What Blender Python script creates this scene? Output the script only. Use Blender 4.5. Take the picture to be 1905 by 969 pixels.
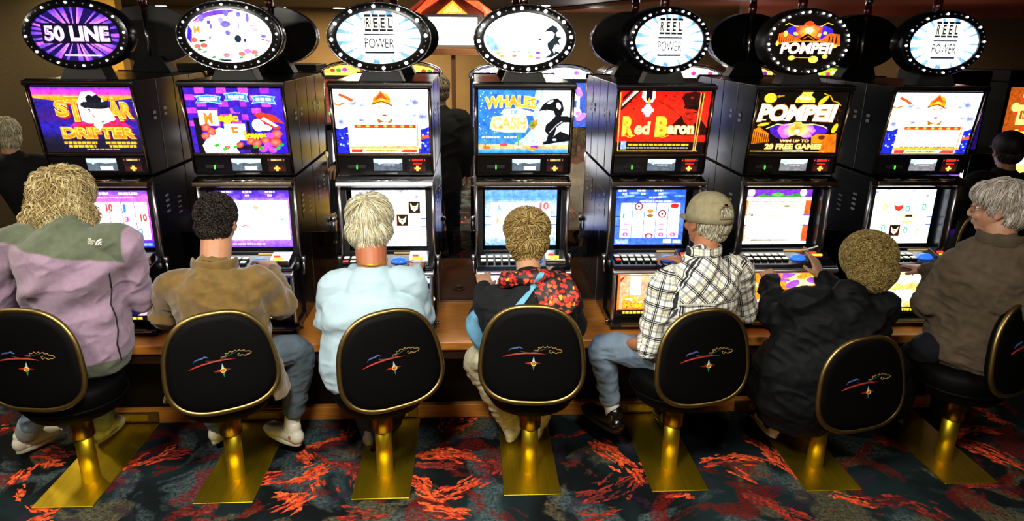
import bpy, bmesh, math, random
import numpy as np
from mathutils import Vector, Matrix, Euler
for o in list(bpy.data.objects): bpy.data.objects.remove(o)
SC = bpy.context.scene
COL = SC.collection
PI = math.pi
V = Vector
# ------------------------------------------------------------------ camera, world, lights, exposure
F, PITCH, YAW, ROLL, CH = 1300.0, 0.310, 0.060, 0.011, 2.2
_fw = V((math.sin(YAW)*math.cos(PITCH), math.cos(YAW)*math.cos(PITCH), -math.sin(PITCH)))
_rt = V((math.cos(YAW), -math.sin(YAW), 0)); _up = _rt.cross(_fw)
RT = _rt*math.cos(ROLL) + _up*math.sin(ROLL); UP = _up*math.cos(ROLL) - _rt*math.sin(ROLL)
cd = bpy.data.cameras.new('camera'); cam = bpy.data.objects.new('camera', cd); COL.objects.link(cam)
cd.sensor_width = 36; cd.lens = 36*F/1905; cd.clip_start = .05
cam.matrix_world = Matrix(((RT.x, UP.x, -_fw.x, 0), (RT.y, UP.y, -_fw.y, 0), (RT.z, UP.z, -_fw.z, CH), (0, 0, 0, 1)))
SC.camera = cam
SC.view_settings.view_transform = 'Standard'; SC.view_settings.look = 'None'
SC.view_settings.gamma = 1; SC.view_settings.use_curve_mapping = False
SC.view_settings.exposure = 0.25
def at(px, py, Y):
    """measured point of the place: the photo's pixel taken at depth Y"""
    d = _fw*F + RT*(px-952.5) - UP*(py-484.5); t = Y/d.y
    return V((d.x*t, Y, CH + d.z*t))
def atz(px, py, Z):
    d = _fw*F + RT*(px-952.5) - UP*(py-484.5); t = (Z-CH)/d.z
    return V((d.x*t, d.y*t, Z))
w = bpy.data.worlds.new('world'); SC.world = w; w.use_nodes = True
w.node_tree.nodes['Background'].inputs[0].default_value = (.55, .5, .42, 1)
w.node_tree.nodes['Background'].inputs[1].default_value = .02
LAMPS = [  # recessed ceiling lamps: x, y, z, size, power, colour
    (-1.9, 1.5, 2.62, .45, 56, (1, .93, .80)), (-.45, 1.35, 2.62, .45, 84, (1, .96, .88)),
    (.75, 1.5, 2.62, .4, 34, (1, .93, .80)), (2.3, 1.6, 2.62, .4, 13, (1, .84, .66)),
    (-3.4, 3.0, 2.62, .4, 24, (1, .85, .68)), (-3.7, 7.0, 2.62, .25, 26, (1, .78, .42)), (-5.4, 6.2, 2.62, .4, 40, (1, .8, .5)),  # last lamp is added to brighten the olive left wall
    (-1.8, 12.0, 2.62, .6, 330, (1, .74, .42)), (-3.6, 11.0, 2.62, .4, 120, (1, .72, .38)), (0.9, 9.0, 2.62, .5, 90, (1, .86, .70)),
    (2.2, 12.3, 2.62, .5, 160, (1, .66, .42)), (5.8, 8.6, 2.3, .5, 14, (1, .7, .45)),
    (-.1, 5.9, 2.62, .4, 14, (1, .88, .75))]
for x, y, z, p, c in ((3.2, 8.6, 2.0, 26, (1, .85, .8)), (5.2, 7.6, 2.0, 10, (1, .6, .45)), (1.9, 11.5, 2.0, 26, (1, .88, .82))):   # fill lights without any fixture, added to brighten the timber soffit
    ld = bpy.data.lights.new('soffit_fill', 'POINT'); ld.energy = p; ld.color = c; ld.shadow_soft_size = .18
    lo = bpy.data.objects.new('soffit_fill', ld); lo.location = (x, y, z); COL.objects.link(lo)
for i, (x, y, z, s, p, c) in enumerate(LAMPS):
    ld = bpy.data.lights.new('ceiling_lamp_light', 'AREA'); ld.shape = 'DISK'; ld.size = s; ld.energy = p; ld.color = c
    lo = bpy.data.objects.new('ceiling_lamp_light', ld); lo.location = (x, y, z); COL.objects.link(lo)

# ------------------------------------------------------------------ helpers
def lin(c):
    if isinstance(c, str):
        c = c.lstrip('#'); c = c if len(c) == 6 else ''.join(q*2 for q in c); c = tuple(int(c[i:i+2], 16)/255 for i in (0, 2, 4))
    return tuple((x/12.92 if x <= .04045 else ((x+.055)/1.055)**2.4) for x in c[:3])
MATS = {}
def mat(name, col, rough=.6, metal=0, emit=0, noise=0, nscale=30, bump=0, bscale=200, coat=0, spec=.5, attr=None, stretch=None):
    if name in MATS: return MATS[name]
    m = bpy.data.materials.new(name); m.use_nodes = True; nt = m.node_tree; N = nt.nodes; L = nt.links
    b = N['Principled BSDF']; c = lin(col)
    b.inputs['Base Color'].default_value = (*c, 1); b.inputs['Roughness'].default_value = rough
    b.inputs['Metallic'].default_value = metal; b.inputs['Specular IOR Level'].default_value = spec
    if coat: b.inputs['Coat Weight'].default_value = coat; b.inputs['Coat Roughness'].default_value = .08
    if emit: b.inputs['Emission Color'].default_value = (*c, 1); b.inputs['Emission Strength'].default_value = emit
    tc = N.new('ShaderNodeTexCoord'); vec = tc.outputs['Object']
    if stretch:
        mp = N.new('ShaderNodeMapping'); mp.inputs['Scale'].default_value = stretch; L.new(vec, mp.inputs[0]); vec = mp.outputs[0]
    if noise:
        n = N.new('ShaderNodeTexNoise'); n.inputs['Scale'].default_value = nscale; n.inputs['Detail'].default_value = 5
        L.new(vec, n.inputs['Vector'])
        r = N.new('ShaderNodeMapRange'); r.inputs[1].default_value = .3; r.inputs[2].default_value = .7
        r.inputs[3].default_value = 1-noise; r.inputs[4].default_value = 1+noise; L.new(n.outputs[0], r.inputs[0])
        mx = N.new('ShaderNodeVectorMath'); mx.operation = 'SCALE'; mx.inputs[0].default_value = c
        L.new(r.outputs[0], mx.inputs['Scale']); L.new(mx.outputs[0], b.inputs['Base Color'])
    if bump:
        n = N.new('ShaderNodeTexNoise'); n.inputs['Scale'].default_value = bscale; n.inputs['Detail'].default_value = 4
        L.new(vec, n.inputs['Vector'])
        bp = N.new('ShaderNodeBump'); bp.inputs['Strength'].default_value = bump; bp.inputs['Distance'].default_value = .004
        L.new(n.outputs[0], bp.inputs['Height']); L.new(bp.outputs[0], b.inputs['Normal'])
    MATS[name] = m; return m
def attr_mat(name, emit=0, rough=.6, base=True, coat=0, boost=1):
    """colour read from the mesh's 'Col' attribute; emissive for lit panels"""
    if name in MATS: return MATS[name]
    m = bpy.data.materials.new(name); m.use_nodes = True; nt = m.node_tree; b = nt.nodes['Principled BSDF']
    a = nt.nodes.new('ShaderNodeAttribute'); a.attribute_name = 'Col'
    if emit:
        b.inputs['Base Color'].default_value = (.01, .01, .01, 1)
        nt.links.new(a.outputs['Color'], b.inputs['Emission Color']); b.inputs['Emission Strength'].default_value = emit
    else: nt.links.new(a.outputs['Color'], b.inputs['Base Color'])
    b.inputs['Roughness'].default_value = rough
    MATS[name] = m; return m
def link(name, me, m, parent=None, smooth=True):
    o = bpy.data.objects.new(name, me); COL.objects.link(o)
    if m:
        for x in (m if isinstance(m, (list, tuple)) else [m]): me.materials.append(x)
    if parent: o.parent = parent
    if smooth and len(me.polygons): me.polygons.foreach_set('use_smooth', [True]*len(me.polygons))
    return o
def tag(o, label=None, cat=None, group=None, kind=None):
    if label: o['label'] = label
    if cat: o['category'] = cat
    if group: o['group'] = group
    if kind: o['kind'] = kind
    return o
def empty(name, loc, label=None, cat=None, group=None, rz=0):
    o = bpy.data.objects.new(name, None); o.empty_display_size = .1; COL.objects.link(o); o.location = loc
    o.rotation_euler = (0, 0, rz); return tag(o, label, cat, group)
def frame_of(d, hint):
    z = V(d).normalized(); x = V(hint) - z*V(hint).dot(z)
    if x.length < 1e-5: x = z.orthogonal()
    x.normalize(); return x, z.cross(x), z
class MB:
    def __init__(s): s.v = []; s.f = []; s.c = []; s.hascol = False
    def add(s, vs, fs, col=None):
        b = len(s.v); s.v += [tuple(p) for p in vs]; s.f += [tuple(i+b for i in f) for f in fs]
        s.c += [col or (1, 1, 1)]*len(fs)
        if col: s.hascol = True
        return s
    def box(s, a, b, rot=None, piv=None, col=None):
        x0, y0, z0 = a; x1, y1, z1 = b
        vs = [V(p) for p in ((x0,y0,z0),(x1,y0,z0),(x1,y1,z0),(x0,y1,z0),(x0,y0,z1),(x1,y0,z1),(x1,y1,z1),(x0,y1,z1))]
        if rot:
            pv = V(piv) if piv else (V(a)+V(b))/2
            vs = [rot @ (p-pv) + pv for p in vs]
        return s.add(vs, [(3,2,1,0),(4,5,6,7),(0,1,5,4),(1,2,6,5),(2,3,7,6),(3,0,4,7)], col)
    def prism(s, pts, x0, x1, col=None):      # profile in (y,z) extruded along x
        n = len(pts); vs = [(x0, p[0], p[1]) for p in pts] + [(x1, p[0], p[1]) for p in pts]
        fs = [tuple(range(n)), tuple(range(2*n-1, n-1, -1))] + [(i, i+n, (i+1) % n+n, (i+1) % n) for i in range(n)]
        return s.add(vs, fs, col)
    def plate(s, pts, d, col=None):            # 3d polygon extruded by vector d
        n = len(pts); vs = [V(p) for p in pts] + [V(p)+V(d) for p in pts]
        fs = [tuple(range(n-1, -1, -1)), tuple(range(n, 2*n))] + [(i, (i+1) % n, (i+1) % n+n, i+n) for i in range(n)]
        return s.add(vs, fs, col)
    def tube(s, pts, r, n=8, col=None, closed=False, cap=True):
        P = [V(p) for p in pts]; m = len(P); R = r if isinstance(r, (list, tuple)) else [r]*m
        vs = []; u = None
        for i in range(m):
            if closed: t = P[(i+1) % m]-P[i-1]
            else: t = P[min(i+1, m-1)]-P[max(i-1, 0)]
            if t.length < 1e-9: t = V((0, 0, 1))
            t.normalize()
            if u is None: u = t.orthogonal().normalized()
            u = (u - t*u.dot(t)); u = u.normalized() if u.length > 1e-6 else t.orthogonal().normalized()
            w_ = t.cross(u)
            for k in range(n):
                a = 2*PI*k/n; vs.append(P[i] + (u*math.cos(a)+w_*math.sin(a))*R[i])
        fs = []
        for i in range(m if closed else m-1):
            j = (i+1) % m
            for k in range(n): fs.append((i*n+k, i*n+(k+1) % n, j*n+(k+1) % n, j*n+k))
        if not closed and cap: fs += [tuple(range(n-1, -1, -1)), tuple(range((m-1)*n, m*n))]
        return s.add(vs, fs, col)
    def cyl(s, a, b, r0, r1=None, n=24, col=None): return s.tube([a, b], [r0, r0 if r1 is None else r1], n, col)
    def lathe(s, prof, c=(0, 0, 0), n=28, sx=1, sy=1, col=None):   # prof (r,z)
        vs = [(c[0]+r*sx*math.cos(2*PI*k/n), c[1]+r*sy*math.sin(2*PI*k/n), c[2]+z) for r, z in prof for k in range(n)]
        m = len(prof); fs = [(i*n+k, i*n+(k+1) % n, (i+1)*n+(k+1) % n, (i+1)*n+k) for i in range(m-1) for k in range(n)]
        fs += [tuple(range(n-1, -1, -1)), tuple(range((m-1)*n, m*n))]
        return s.add(vs, fs, col)
    def ball(s, c, r, n=16, m=10, rot=None, col=None):
        r = r if isinstance(r, (tuple, list)) else (r, r, r); c = V(c); vs = []
        for i in range(1, m):
            ph = PI*i/m
            for k in range(n):
                p = V((r[0]*math.sin(ph)*math.cos(2*PI*k/n), r[1]*math.sin(ph)*math.sin(2*PI*k/n), r[2]*math.cos(ph)))
                vs.append(c + (rot @ p if rot else p))
        top = V((0, 0, r[2])); vs += [c+(rot @ top if rot else top), c-(rot @ top if rot else top)]
        a, b = len(vs)-2, len(vs)-1
        fs = [(i*n+k, (i+1)*n+k, (i+1)*n+(k+1) % n, i*n+(k+1) % n) for i in range(m-2) for k in range(n)]
        fs += [(a, k, (k+1) % n) for k in range(n)] + [(b, (m-2)*n+(k+1) % n, (m-2)*n+k) for k in range(n)]
        return s.add(vs, fs, col)
    def loft(s, secs, n=20, sub=4, power=2.0):
        """secs: (point, rx, ry, xdir); smooth closed skin with rounded ends"""
        S = [(V(p), a, b, V(x)) for p, a, b, x in secs]; m = len(S); R = []
        def cr(p0, p1, p2, p3, t): return .5*((2*p1)+(p2-p0)*t+(2*p0-5*p1+4*p2-p3)*t*t+(3*p1-p0-3*p2+p3)*t**3)
        for i in range(m-1):
            q = [S[max(i-1, 0)], S[i], S[i+1], S[min(i+2, m-1)]]
            for k in range(sub):
                t = k/sub; R.append(tuple(cr(q[0][j], q[1][j], q[2][j], q[3][j], t) for j in range(4)))
        R.append(S[-1])
        t0 = (R[0][0]-R[1][0]).normalized(); t1 = (R[-1][0]-R[-2][0]).normalized()
        def cap(Q, t):
            rr = min(Q[1], Q[2]); return [(Q[0]+t*rr*math.sin(a), Q[1]*math.cos(a), Q[2]*math.cos(a), Q[3]) for a in (.5, 1.0, 1.4)]
        T = [t0]*3+[None]*len(R)+[t1]*3
        R = cap(R[0], t0)[::-1] + R + cap(R[-1], t1); vs = []
        for i, (p, a, b, x) in enumerate(R):
            if i < 3: t = -t0
            elif i >= len(R)-3: t = t1
            else: t = (R[min(i+1, len(R)-4)][0]-R[max(i-1, 3)][0]).normalized()
            X, Y, Z = frame_of(t, x)
            for k in range(n):
                an = 2*PI*k/n; c, s_ = math.cos(an), math.sin(an)
                cx = math.copysign(abs(c)**(2/power), c); sy = math.copysign(abs(s_)**(2/power), s_)
                vs.append(p + X*cx*a + Y*sy*b)
        m = len(R); fs = [(i*n+k, i*n+(k+1) % n, (i+1)*n+(k+1) % n, (i+1)*n+k) for i in range(m-1) for k in range(n)]
        fs += [tuple(range(n-1, -1, -1)), tuple(range((m-1)*n, m*n))]
        return s.add(vs, fs)
    def mesh(s, name='mesh'):
        me = bpy.data.meshes.new(name); me.from_pydata(s.v, [], s.f)
        if s.hascol:
            at_ = me.color_attributes.new('Col', 'FLOAT_COLOR', 'CORNER'); a = []
            for f, c in zip(s.f, s.c):
                if isinstance(c[0], (tuple, list)):
                    for q in c: a += [*q[:3], 1]
                else: a += [c[0], c[1], c[2], 1]*len(f)
            at_.data.foreach_set('color', a)
        return me
    def build(s, name, m, parent=None, smooth=False, bevel=0, seg=2, fixn=False):
        me = s.mesh(name)
        if fixn:
            bm = bmesh.new(); bm.from_mesh(me); bmesh.ops.recalc_face_normals(bm, faces=bm.faces); bm.to_mesh(me); bm.free()
        o = link(name, me, m, parent, smooth)
        if bevel:
            b = o.modifiers.new('bevel', 'BEVEL'); b.width = bevel; b.segments = seg; b.limit_method = 'ANGLE'; b.angle_limit = .6
            me.polygons.foreach_set('use_smooth', [True]*len(me.polygons))
            wn = o.modifiers.new('wn', 'WEIGHTED_NORMAL'); wn.keep_sharp = True
        return o
def hashn(ix, iy, iz, seed):
    h = (ix*374761393 + iy*668265263 + iz*2147483647 + seed*1274126177) & 0xffffffff
    h = ((h ^ (h >> 13))*1103515245) & 0xffffffff; h = (h ^ (h >> 16)) & 0xffff
    return h/32767.5 - 1
def vnoise(P, seed=0):
    P = np.asarray(P, float); i = np.floor(P).astype(np.int64); f = P-i; u = f*f*f*(f*(f*6-15)+10); r = 0
    for a in (0, 1):
        for b in (0, 1):
            for c in (0, 1):
                wgt = (u[:, 0] if a else 1-u[:, 0])*(u[:, 1] if b else 1-u[:, 1])*(u[:, 2] if c else 1-u[:, 2])
                r = r + wgt*hashn(i[:, 0]+a, i[:, 1]+b, i[:, 2]+c, seed)
    return r
def two_tone(mb, name, m0, m1, parent, k=6):
    o = mb.build(name, [m0, m1], parent)
    for i, f in enumerate(o.data.polygons): f.material_index = 0 if i < k else 1
    return o
def copy_tree(o, parent=None):
    c = o.copy(); COL.objects.link(c)
    if parent is not None: c.parent = parent
    for ch in list(o.children): copy_tree(ch, c)
    return c

# ------------------------------------------------------------------ flat lit artwork (screens, glasses, signs)
_txt = {}
def text_geo(body, bold=0):
    k = (body, bold)
    if k not in _txt:
        cu = bpy.data.curves.new('t', 'FONT'); cu.body = body; cu.offset = bold; cu.resolution_u = 3; cu.size = 1; cu.fill_mode = 'FRONT'
        ob = bpy.data.objects.new('t', cu); COL.objects.link(ob)
        dg = bpy.context.evaluated_depsgraph_get(); dg.update(); me = bpy.data.meshes.new_from_object(ob.evaluated_get(dg))
        vs = [(v.co.x, v.co.y) for v in me.vertices]; fs = [tuple(p.vertices) for p in me.polygons]
        bpy.data.objects.remove(ob); bpy.data.curves.remove(cu); bpy.data.meshes.remove(me)
        x0 = min(v[0] for v in vs); x1 = max(v[0] for v in vs); y0 = min(v[1] for v in vs); y1 = max(v[1] for v in vs)
        _txt[k] = ([((x-x0)/(x1-x0), (y-y0)/(y1-y0)) for x, y in vs], fs)
    return _txt[k]
class Art:
    def __init__(s, P, step=.00012): s.P = P; s.m = MB(); s.L = 0; s.step = step; s.clip = None
    def put(s, pts, fs, col, same=False):
        if not same: s.L += 1
        cols = col
        s.m.add([s.P(x, y, s.L*s.step) for x, y in pts], fs, cols)
    def poly(s, pts, col, same=False): s.put(pts, [tuple(range(len(pts)))], lin(col) if isinstance(col, str) else col, same)
    def rect(s, x0, y0, x1, y1, col, same=False): s.poly([(x0, y0), (x1, y0), (x1, y1), (x0, y1)], col, same)
    def ell(s, cx, cy, rx, ry, col, n=22, rot=0, same=False):
        c, d = math.cos(rot), math.sin(rot)
        s.poly([(cx+rx*math.cos(2*PI*k/n)*c-ry*math.sin(2*PI*k/n)*d, cy+rx*math.cos(2*PI*k/n)*d+ry*math.sin(2*PI*k/n)*c) for k in range(n)], col, same)
    def glow(s, cx, cy, rx, ry, cin, cout, n=20, rot=0, mid=.45):
        s.L += 1; ci = lin(cin) if isinstance(cin, str) else cin; co = lin(cout) if isinstance(cout, str) else cout; c, d = math.cos(rot), math.sin(rot); rn = random.Random(int(cx*977+cy*131))
        R_ = [1+rn.uniform(-.18, .18) for k in range(n)]
        def p(k, f): q = 2*PI*k/n; u, v = rx*f*R_[k % n]*math.cos(q), ry*f*R_[k % n]*math.sin(q); return s.P(min(1, max(0, cx+u*c-v*d)), min(1, max(0, cy+u*d+v*c)), s.L*s.step)
        cm = tuple(a*.55+b*.45 for a, b in zip(ci, co))
        for k in range(n):
            s.m.add([s.P(cx, cy, s.L*s.step), p(k, mid), p(k+1, mid)], [(0, 1, 2)], (ci, cm, cm)); s.m.add([p(k, mid), p(k, 1), p(k+1, 1), p(k+1, mid)], [(0, 1, 2, 3)], (cm, co, co, cm))
        s.m.hascol = True
    def vgrad(s, x0, x1, stops):    # stops (y, colour)
        s.L += 1
        for (ya, ca), (yb, cb) in zip(stops, stops[1:]):
            ca, cb = lin(ca), lin(cb)
            s.m.add([s.P(x, y, s.L*s.step) for x, y in ((x0, ya), (x1, ya), (x1, yb), (x0, yb))], [(0, 1, 2, 3)], (ca, ca, cb, cb))
            s.m.hascol = True
    def text(s, body, x0, y0, x1, y1, col, bold=0, shear=0, arch=0, bulge=0, out=None, ow=.05):
        if out is not None: s.text(body, x0-ow*.08, y0-ow*.3, x1+ow*.08, y1+ow*.3, out, bold+ow, shear, arch, bulge)
        vs, fs = text_geo(body, bold); pts = []
        for x, y in vs:
            h = 1 + bulge*4*(x-.5)**2
            pts.append((x0+(x1-x0)*x+shear*(y-.5)*(y1-y0), (y0+y1)/2+(y-.5)*(y1-y0)*h + arch*(1-4*(x-.5)**2)))
        s.put(pts, fs, lin(col) if isinstance(col, str) else col)
    def line(s, pts, w_, col, asp=1.0):
        s.L += 1
        c = lin(col) if isinstance(col, str) else col
        for (x0, y0), (x1, y1) in zip(pts, pts[1:]):
            dx, dy = (x1-x0)*asp, y1-y0; l = math.hypot(dx, dy) or 1; nx, ny = -dy/l*w_/2/asp, dx/l*w_/2
            s.m.add([s.P(a, b, s.L*s.step) for a, b in ((x0-nx, y0-ny), (x1-nx, y1-ny), (x1+nx, y1+ny), (x0+nx, y0+ny))], [(0, 1, 2, 3)], c)
    def greek(s, x0, y0, x1, y1, col, seed=0):   # a line of print too small to read
        rn = random.Random(seed); x = x0; s.L += 1
        c = lin(col) if isinstance(col, str) else col
        while x < x1:
            wd = rn.uniform(.02, .06); e = min(x+wd, x1)
            s.m.add([s.P(a, b, s.L*s.step) for a, b in ((x, y0), (e, y0), (e, y1), (x, y1))], [(0, 1, 2, 3)], c); x = e+.009
    def build(s, name, m, parent): return s.m.build(name, m, parent)
def quadP(a, b, c, d):      # corners: lower left, lower right, upper right, upper left; art faces -y
    a, b, c, d = map(V, (a, b, c, d)); n = (b-a).cross(d-a).normalized()
    def P(u, v, h): return a*(1-u)*(1-v)+b*u*(1-v)+c*u*v+d*(1-u)*v + n*h
    return P
def H(c, k): c = lin(c); return (c[0]*k, c[1]*k, c[2]*k)
WHITE2 = (2.2, 2.2, 2.4)
# ------------------------------------------------------------------ materials
M_BLACK = mat('black_cabinet', '#0c0c0e', .2, spec=.5, bump=.03, bscale=40)
M_MATTE = mat('matte_black', '#0a0a0a', .55)
M_CHROME = mat('chrome', '#c9c9cc', .14, 1)
M_SATIN = mat('satin_chrome', '#dcdce2', .3, 1, noise=.1, nscale=14)
M_SMOKE = mat('bronze_chrome', '#8a7a68', .2, 1, noise=.15, nscale=20)
M_BRASS = mat('brushed_brass', '#d8bc28', .42, 1, noise=.1, nscale=60, bump=.04, bscale=300, stretch=(1, .05, .05))
M_TRIM = mat('aged_brass_trim', '#94804c', .38, 1, noise=.1, nscale=40)
M_VINYL = mat('black_vinyl', '#020202', .62, spec=.1, bump=.12, bscale=500)
M_LIT = attr_mat('lit_artwork', 1.35, .15)
_n = M_LIT.node_tree; _a = [q for q in _n.nodes if q.type == 'ATTRIBUTE'][0]; _t = _n.nodes.new('ShaderNodeTexCoord'); _x = _n.nodes.new('ShaderNodeTexNoise'); _x.inputs['Scale'].default_value = 42; _x.inputs['Detail'].default_value = 5; _x.inputs['Distortion'].default_value = .8; _r = _n.nodes.new('ShaderNodeMapRange'); _r.inputs[1].default_value = .32; _r.inputs[2].default_value = .68; _r.inputs[3].default_value = .6; _r.inputs[4].default_value = 1.35
_v = _n.nodes.new('ShaderNodeVectorMath'); _v.operation = 'SCALE'; _n.links.new(_t.outputs['Object'], _x.inputs['Vector']); _n.links.new(_x.outputs[0], _r.inputs[0]); _n.links.new(_a.outputs['Color'], _v.inputs[0]); _n.links.new(_r.outputs[0], _v.inputs['Scale']); _n.links.new(_v.outputs[0], _n.nodes['Principled BSDF'].inputs['Emission Color'])
M_PRINT = attr_mat('printed_colours', 0, .6)
M_WOODC = mat('honey_wood_counter', '#c07a30', .3, noise=.22, nscale=9, stretch=(1, 9, 9), bump=.04, bscale=60)
M_WOODD = mat('dark_wood_panel', '#2a140a', .4, noise=.3, nscale=8, stretch=(1, 10, 10))
M_GLASS = None
def carpet_mat():
    m = bpy.data.materials.new('patterned_carpet'); m.use_nodes = True; nt = m.node_tree; N = nt.nodes; L = nt.links; b = N['Principled BSDF']
    tc = N.new('ShaderNodeTexCoord'); b.inputs['Roughness'].default_value = .95; b.inputs['Specular IOR Level'].default_value = .1
    def noise(sc, det, dist=0, off=(0, 0, 0), st=(1, 1, 1)):
        mp = N.new('ShaderNodeMapping'); mp.inputs['Location'].default_value = off; mp.inputs['Scale'].default_value = st; L.new(tc.outputs['Object'], mp.inputs[0])
        n = N.new('ShaderNodeTexNoise'); n.inputs['Scale'].default_value = sc; n.inputs['Detail'].default_value = det; n.inputs['Distortion'].default_value = dist
        L.new(mp.outputs[0], n.inputs['Vector']); return n.outputs[0]
    def ramp(fac, p0, p1):
        r = N.new('ShaderNodeMapRange'); r.inputs[1].default_value = p0; r.inputs[2].default_value = p1; r.clamp = True; L.new(fac, r.inputs[0]); return r.outputs[0]
    def mul(a, c):
        x = N.new('ShaderNodeMath'); x.operation = 'MULTIPLY'; L.new(a, x.inputs[0]); L.new(c, x.inputs[1]); return x.outputs[0]
    def mix(f, a, c):
        x = N.new('ShaderNodeMix'); x.data_type = 'RGBA'; L.new(f, x.inputs['Factor'])
        if isinstance(a, str): x.inputs['A'].default_value = (*lin(a), 1)
        else: L.new(a, x.inputs['A'])
        x.inputs['B'].default_value = (*lin(c), 1); return x.outputs['Result']
    fine = ramp(noise(60, 6), .3, .68)
    c = mix(ramp(noise(1.6, 3, .6), .42, .6), '#0b1011', '#18282a')
    c = mix(mul(ramp(noise(2.4, 4, .9, (4, 2, 0)), .53, .60), fine), c, '#4c5c5e')
    c = mix(mul(ramp(noise(2.6, 5, 1.0, (9, 7, 0)), .58, .62), fine), c, '#5e5740')
    c = mix(mul(ramp(noise(2.9, 5, 1.5, (1, 13, 0)), .56, .6), ramp(noise(45, 4, 0, (0, 0, 0), (1, 4, 1)), .42, .56)), c, '#6b130b')
    c = mix(mul(ramp(noise(3.3, 5, 1.5, (15, 3, 0)), .6, .64), fine), c, '#2c1a30')
    L.new(c, b.inputs['Base Color'])
    bp = N.new('ShaderNodeBump'); bp.inputs['Strength'].default_value = .6; bp.inputs['Distance'].default_value = .004
    L.new(noise(420, 2), bp.inputs['Height']); L.new(bp.outputs[0], b.inputs['Normal']); return m
def glass_mat():
    m = bpy.data.materials.new('smoked_glass'); m.use_nodes = True; nt = m.node_tree; N = nt.nodes; L = nt.links
    N.remove(N['Principled BSDF']); o = N['Material Output']
    t = N.new('ShaderNodeBsdfTransparent'); t.inputs[0].default_value = (.42, .38, .34, 1)
    g = N.new('ShaderNodeBsdfGlossy'); g.inputs['Roughness'].default_value = .02
    fr = N.new('ShaderNodeFresnel'); fr.inputs[0].default_value = 1.5; mx = N.new('ShaderNodeMixShader')
    L.new(fr.outputs[0], mx.inputs[0]); L.new(t.outputs[0], mx.inputs[1]); L.new(g.outputs[0], mx.inputs[2]); L.new(mx.outputs[0], o.inputs[0]); return m
# ------------------------------------------------------------------ the setting
def struct(name, mb, m, **k): return tag(mb.build(name, m, **k), kind='structure')
flo = struct('floor', MB().box((-9, -1.5, -.1), (9, 15, 0)), carpet_mat())
struct('ceiling', MB().box((-9, -1.5, 2.66), (9, 15, 2.8)), mat('ceiling_dark', '#080c18', .6, noise=.3, nscale=3))
M_TAN = mat('tan_wall', '#76603a', .8, noise=.12, nscale=3)
M_OLIVE = mat('olive_brown_wall', '#3a3018', .8, noise=.2, nscale=60, bump=.3, bscale=90)
struct('wall_back', MB().box((-9, 14, 0), (9, 14.2, 2.7)), M_TAN)
struct('wall_right', MB().box((8.6, -1.5, 0), (8.8, 14, 2.7)), M_OLIVE)
struct('wall_left', MB().prism([(7.4, 0), (7.75, 0), (7.75, 2.66), (7.4, 2.66)], -9, -4.02), M_OLIVE)
struct('wall_left_side', MB().box((-9, -1.5, 0), (-8.8, 14, 2.7)), M_OLIVE)
struct('wall_behind_camera', MB().box((-9, -1.5, 0), (9, -1.4, 2.7)), M_TAN)
struct('wall_yellow', MB().box((-4.6, 7.8, 0), (-3.62, 7.95, 2.66)), mat('yellow_wall', '#c79a3c', .8, noise=.08, nscale=4))
struct('wall_far_right', MB().box((3.6, 9.6, 0), (8.6, 9.75, 2.66)), mat('brown_wall', '#54432a', .8, noise=.25, nscale=40))
# glossy timber soffit hanging over the right half of the room
M_REDW = mat('red_wood_soffit', '#7c4030', .22, noise=.25, nscale=5, stretch=(.3, 9, 1), coat=.6)
struct('trim_1', MB().plate([(1.0, 13.6, 2.60), (8.6, 13.6, 2.60), (8.6, 5.4, 2.60), (2.9, 5.4, 2.60)], (0, 0, .05), ), M_REDW, fixn=True)
struct('trim_2', MB().box((3.6, 9.45, 2.50), (8.6, 9.6, 2.66)), M_REDW)
# carpet flames woven into the floor
rn = random.Random(4)
FL = MB()
def flame(pts, n, spread, L0=.11, cols=('#f2521c', '#d93a12', '#b5260e'), w0=.0085, fan=.5):
    P = [atz(x, y, 0) for x, y in pts]
    for i in range(int(n*.8)):
        t = rn.random()*(len(P)-1.001); k = int(t); f = t-k
        p = P[k].lerp(P[k+1], f); d = (P[k+1]-P[k]).normalized(); nrm = V((-d.y, d.x, 0))
        d = (d + nrm*rn.uniform(-fan, fan)*.6).normalized(); nrm = V((-d.y, d.x, 0))
        p = p + nrm*rn.gauss(0, spread); L_ = L0*rn.uniform(.3, 1.05); W = w0*rn.uniform(.6, 1.7); z = rn.uniform(.0004, .0026)
        j = lambda: V((rn.gauss(0, .004), rn.gauss(0, .004), 0)); q = [p-d*L_/2, p-d*L_*.2+nrm*W+j(), p+d*L_*.05+nrm*W*.5+j(), p+d*L_*.25+nrm*W*.9+j(), p+d*L_/2, p+d*L_*.1-nrm*W*.7+j(), p-d*L_*.05-nrm*W*.4+j(), p-d*L_*.25-nrm*W]
        c = lin(rn.choice(cols)); FL.add([(a.x, a.y, z) for a in q], [(0, 7, 6, 5, 4, 3, 2, 1)], c)
OR = ('#ff6426', '#f8561c', '#e04414', '#b42a10', '#f04e1a'); RD = ('#96200e', '#7c1a0c', '#ac280e', '#601008')
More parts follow.
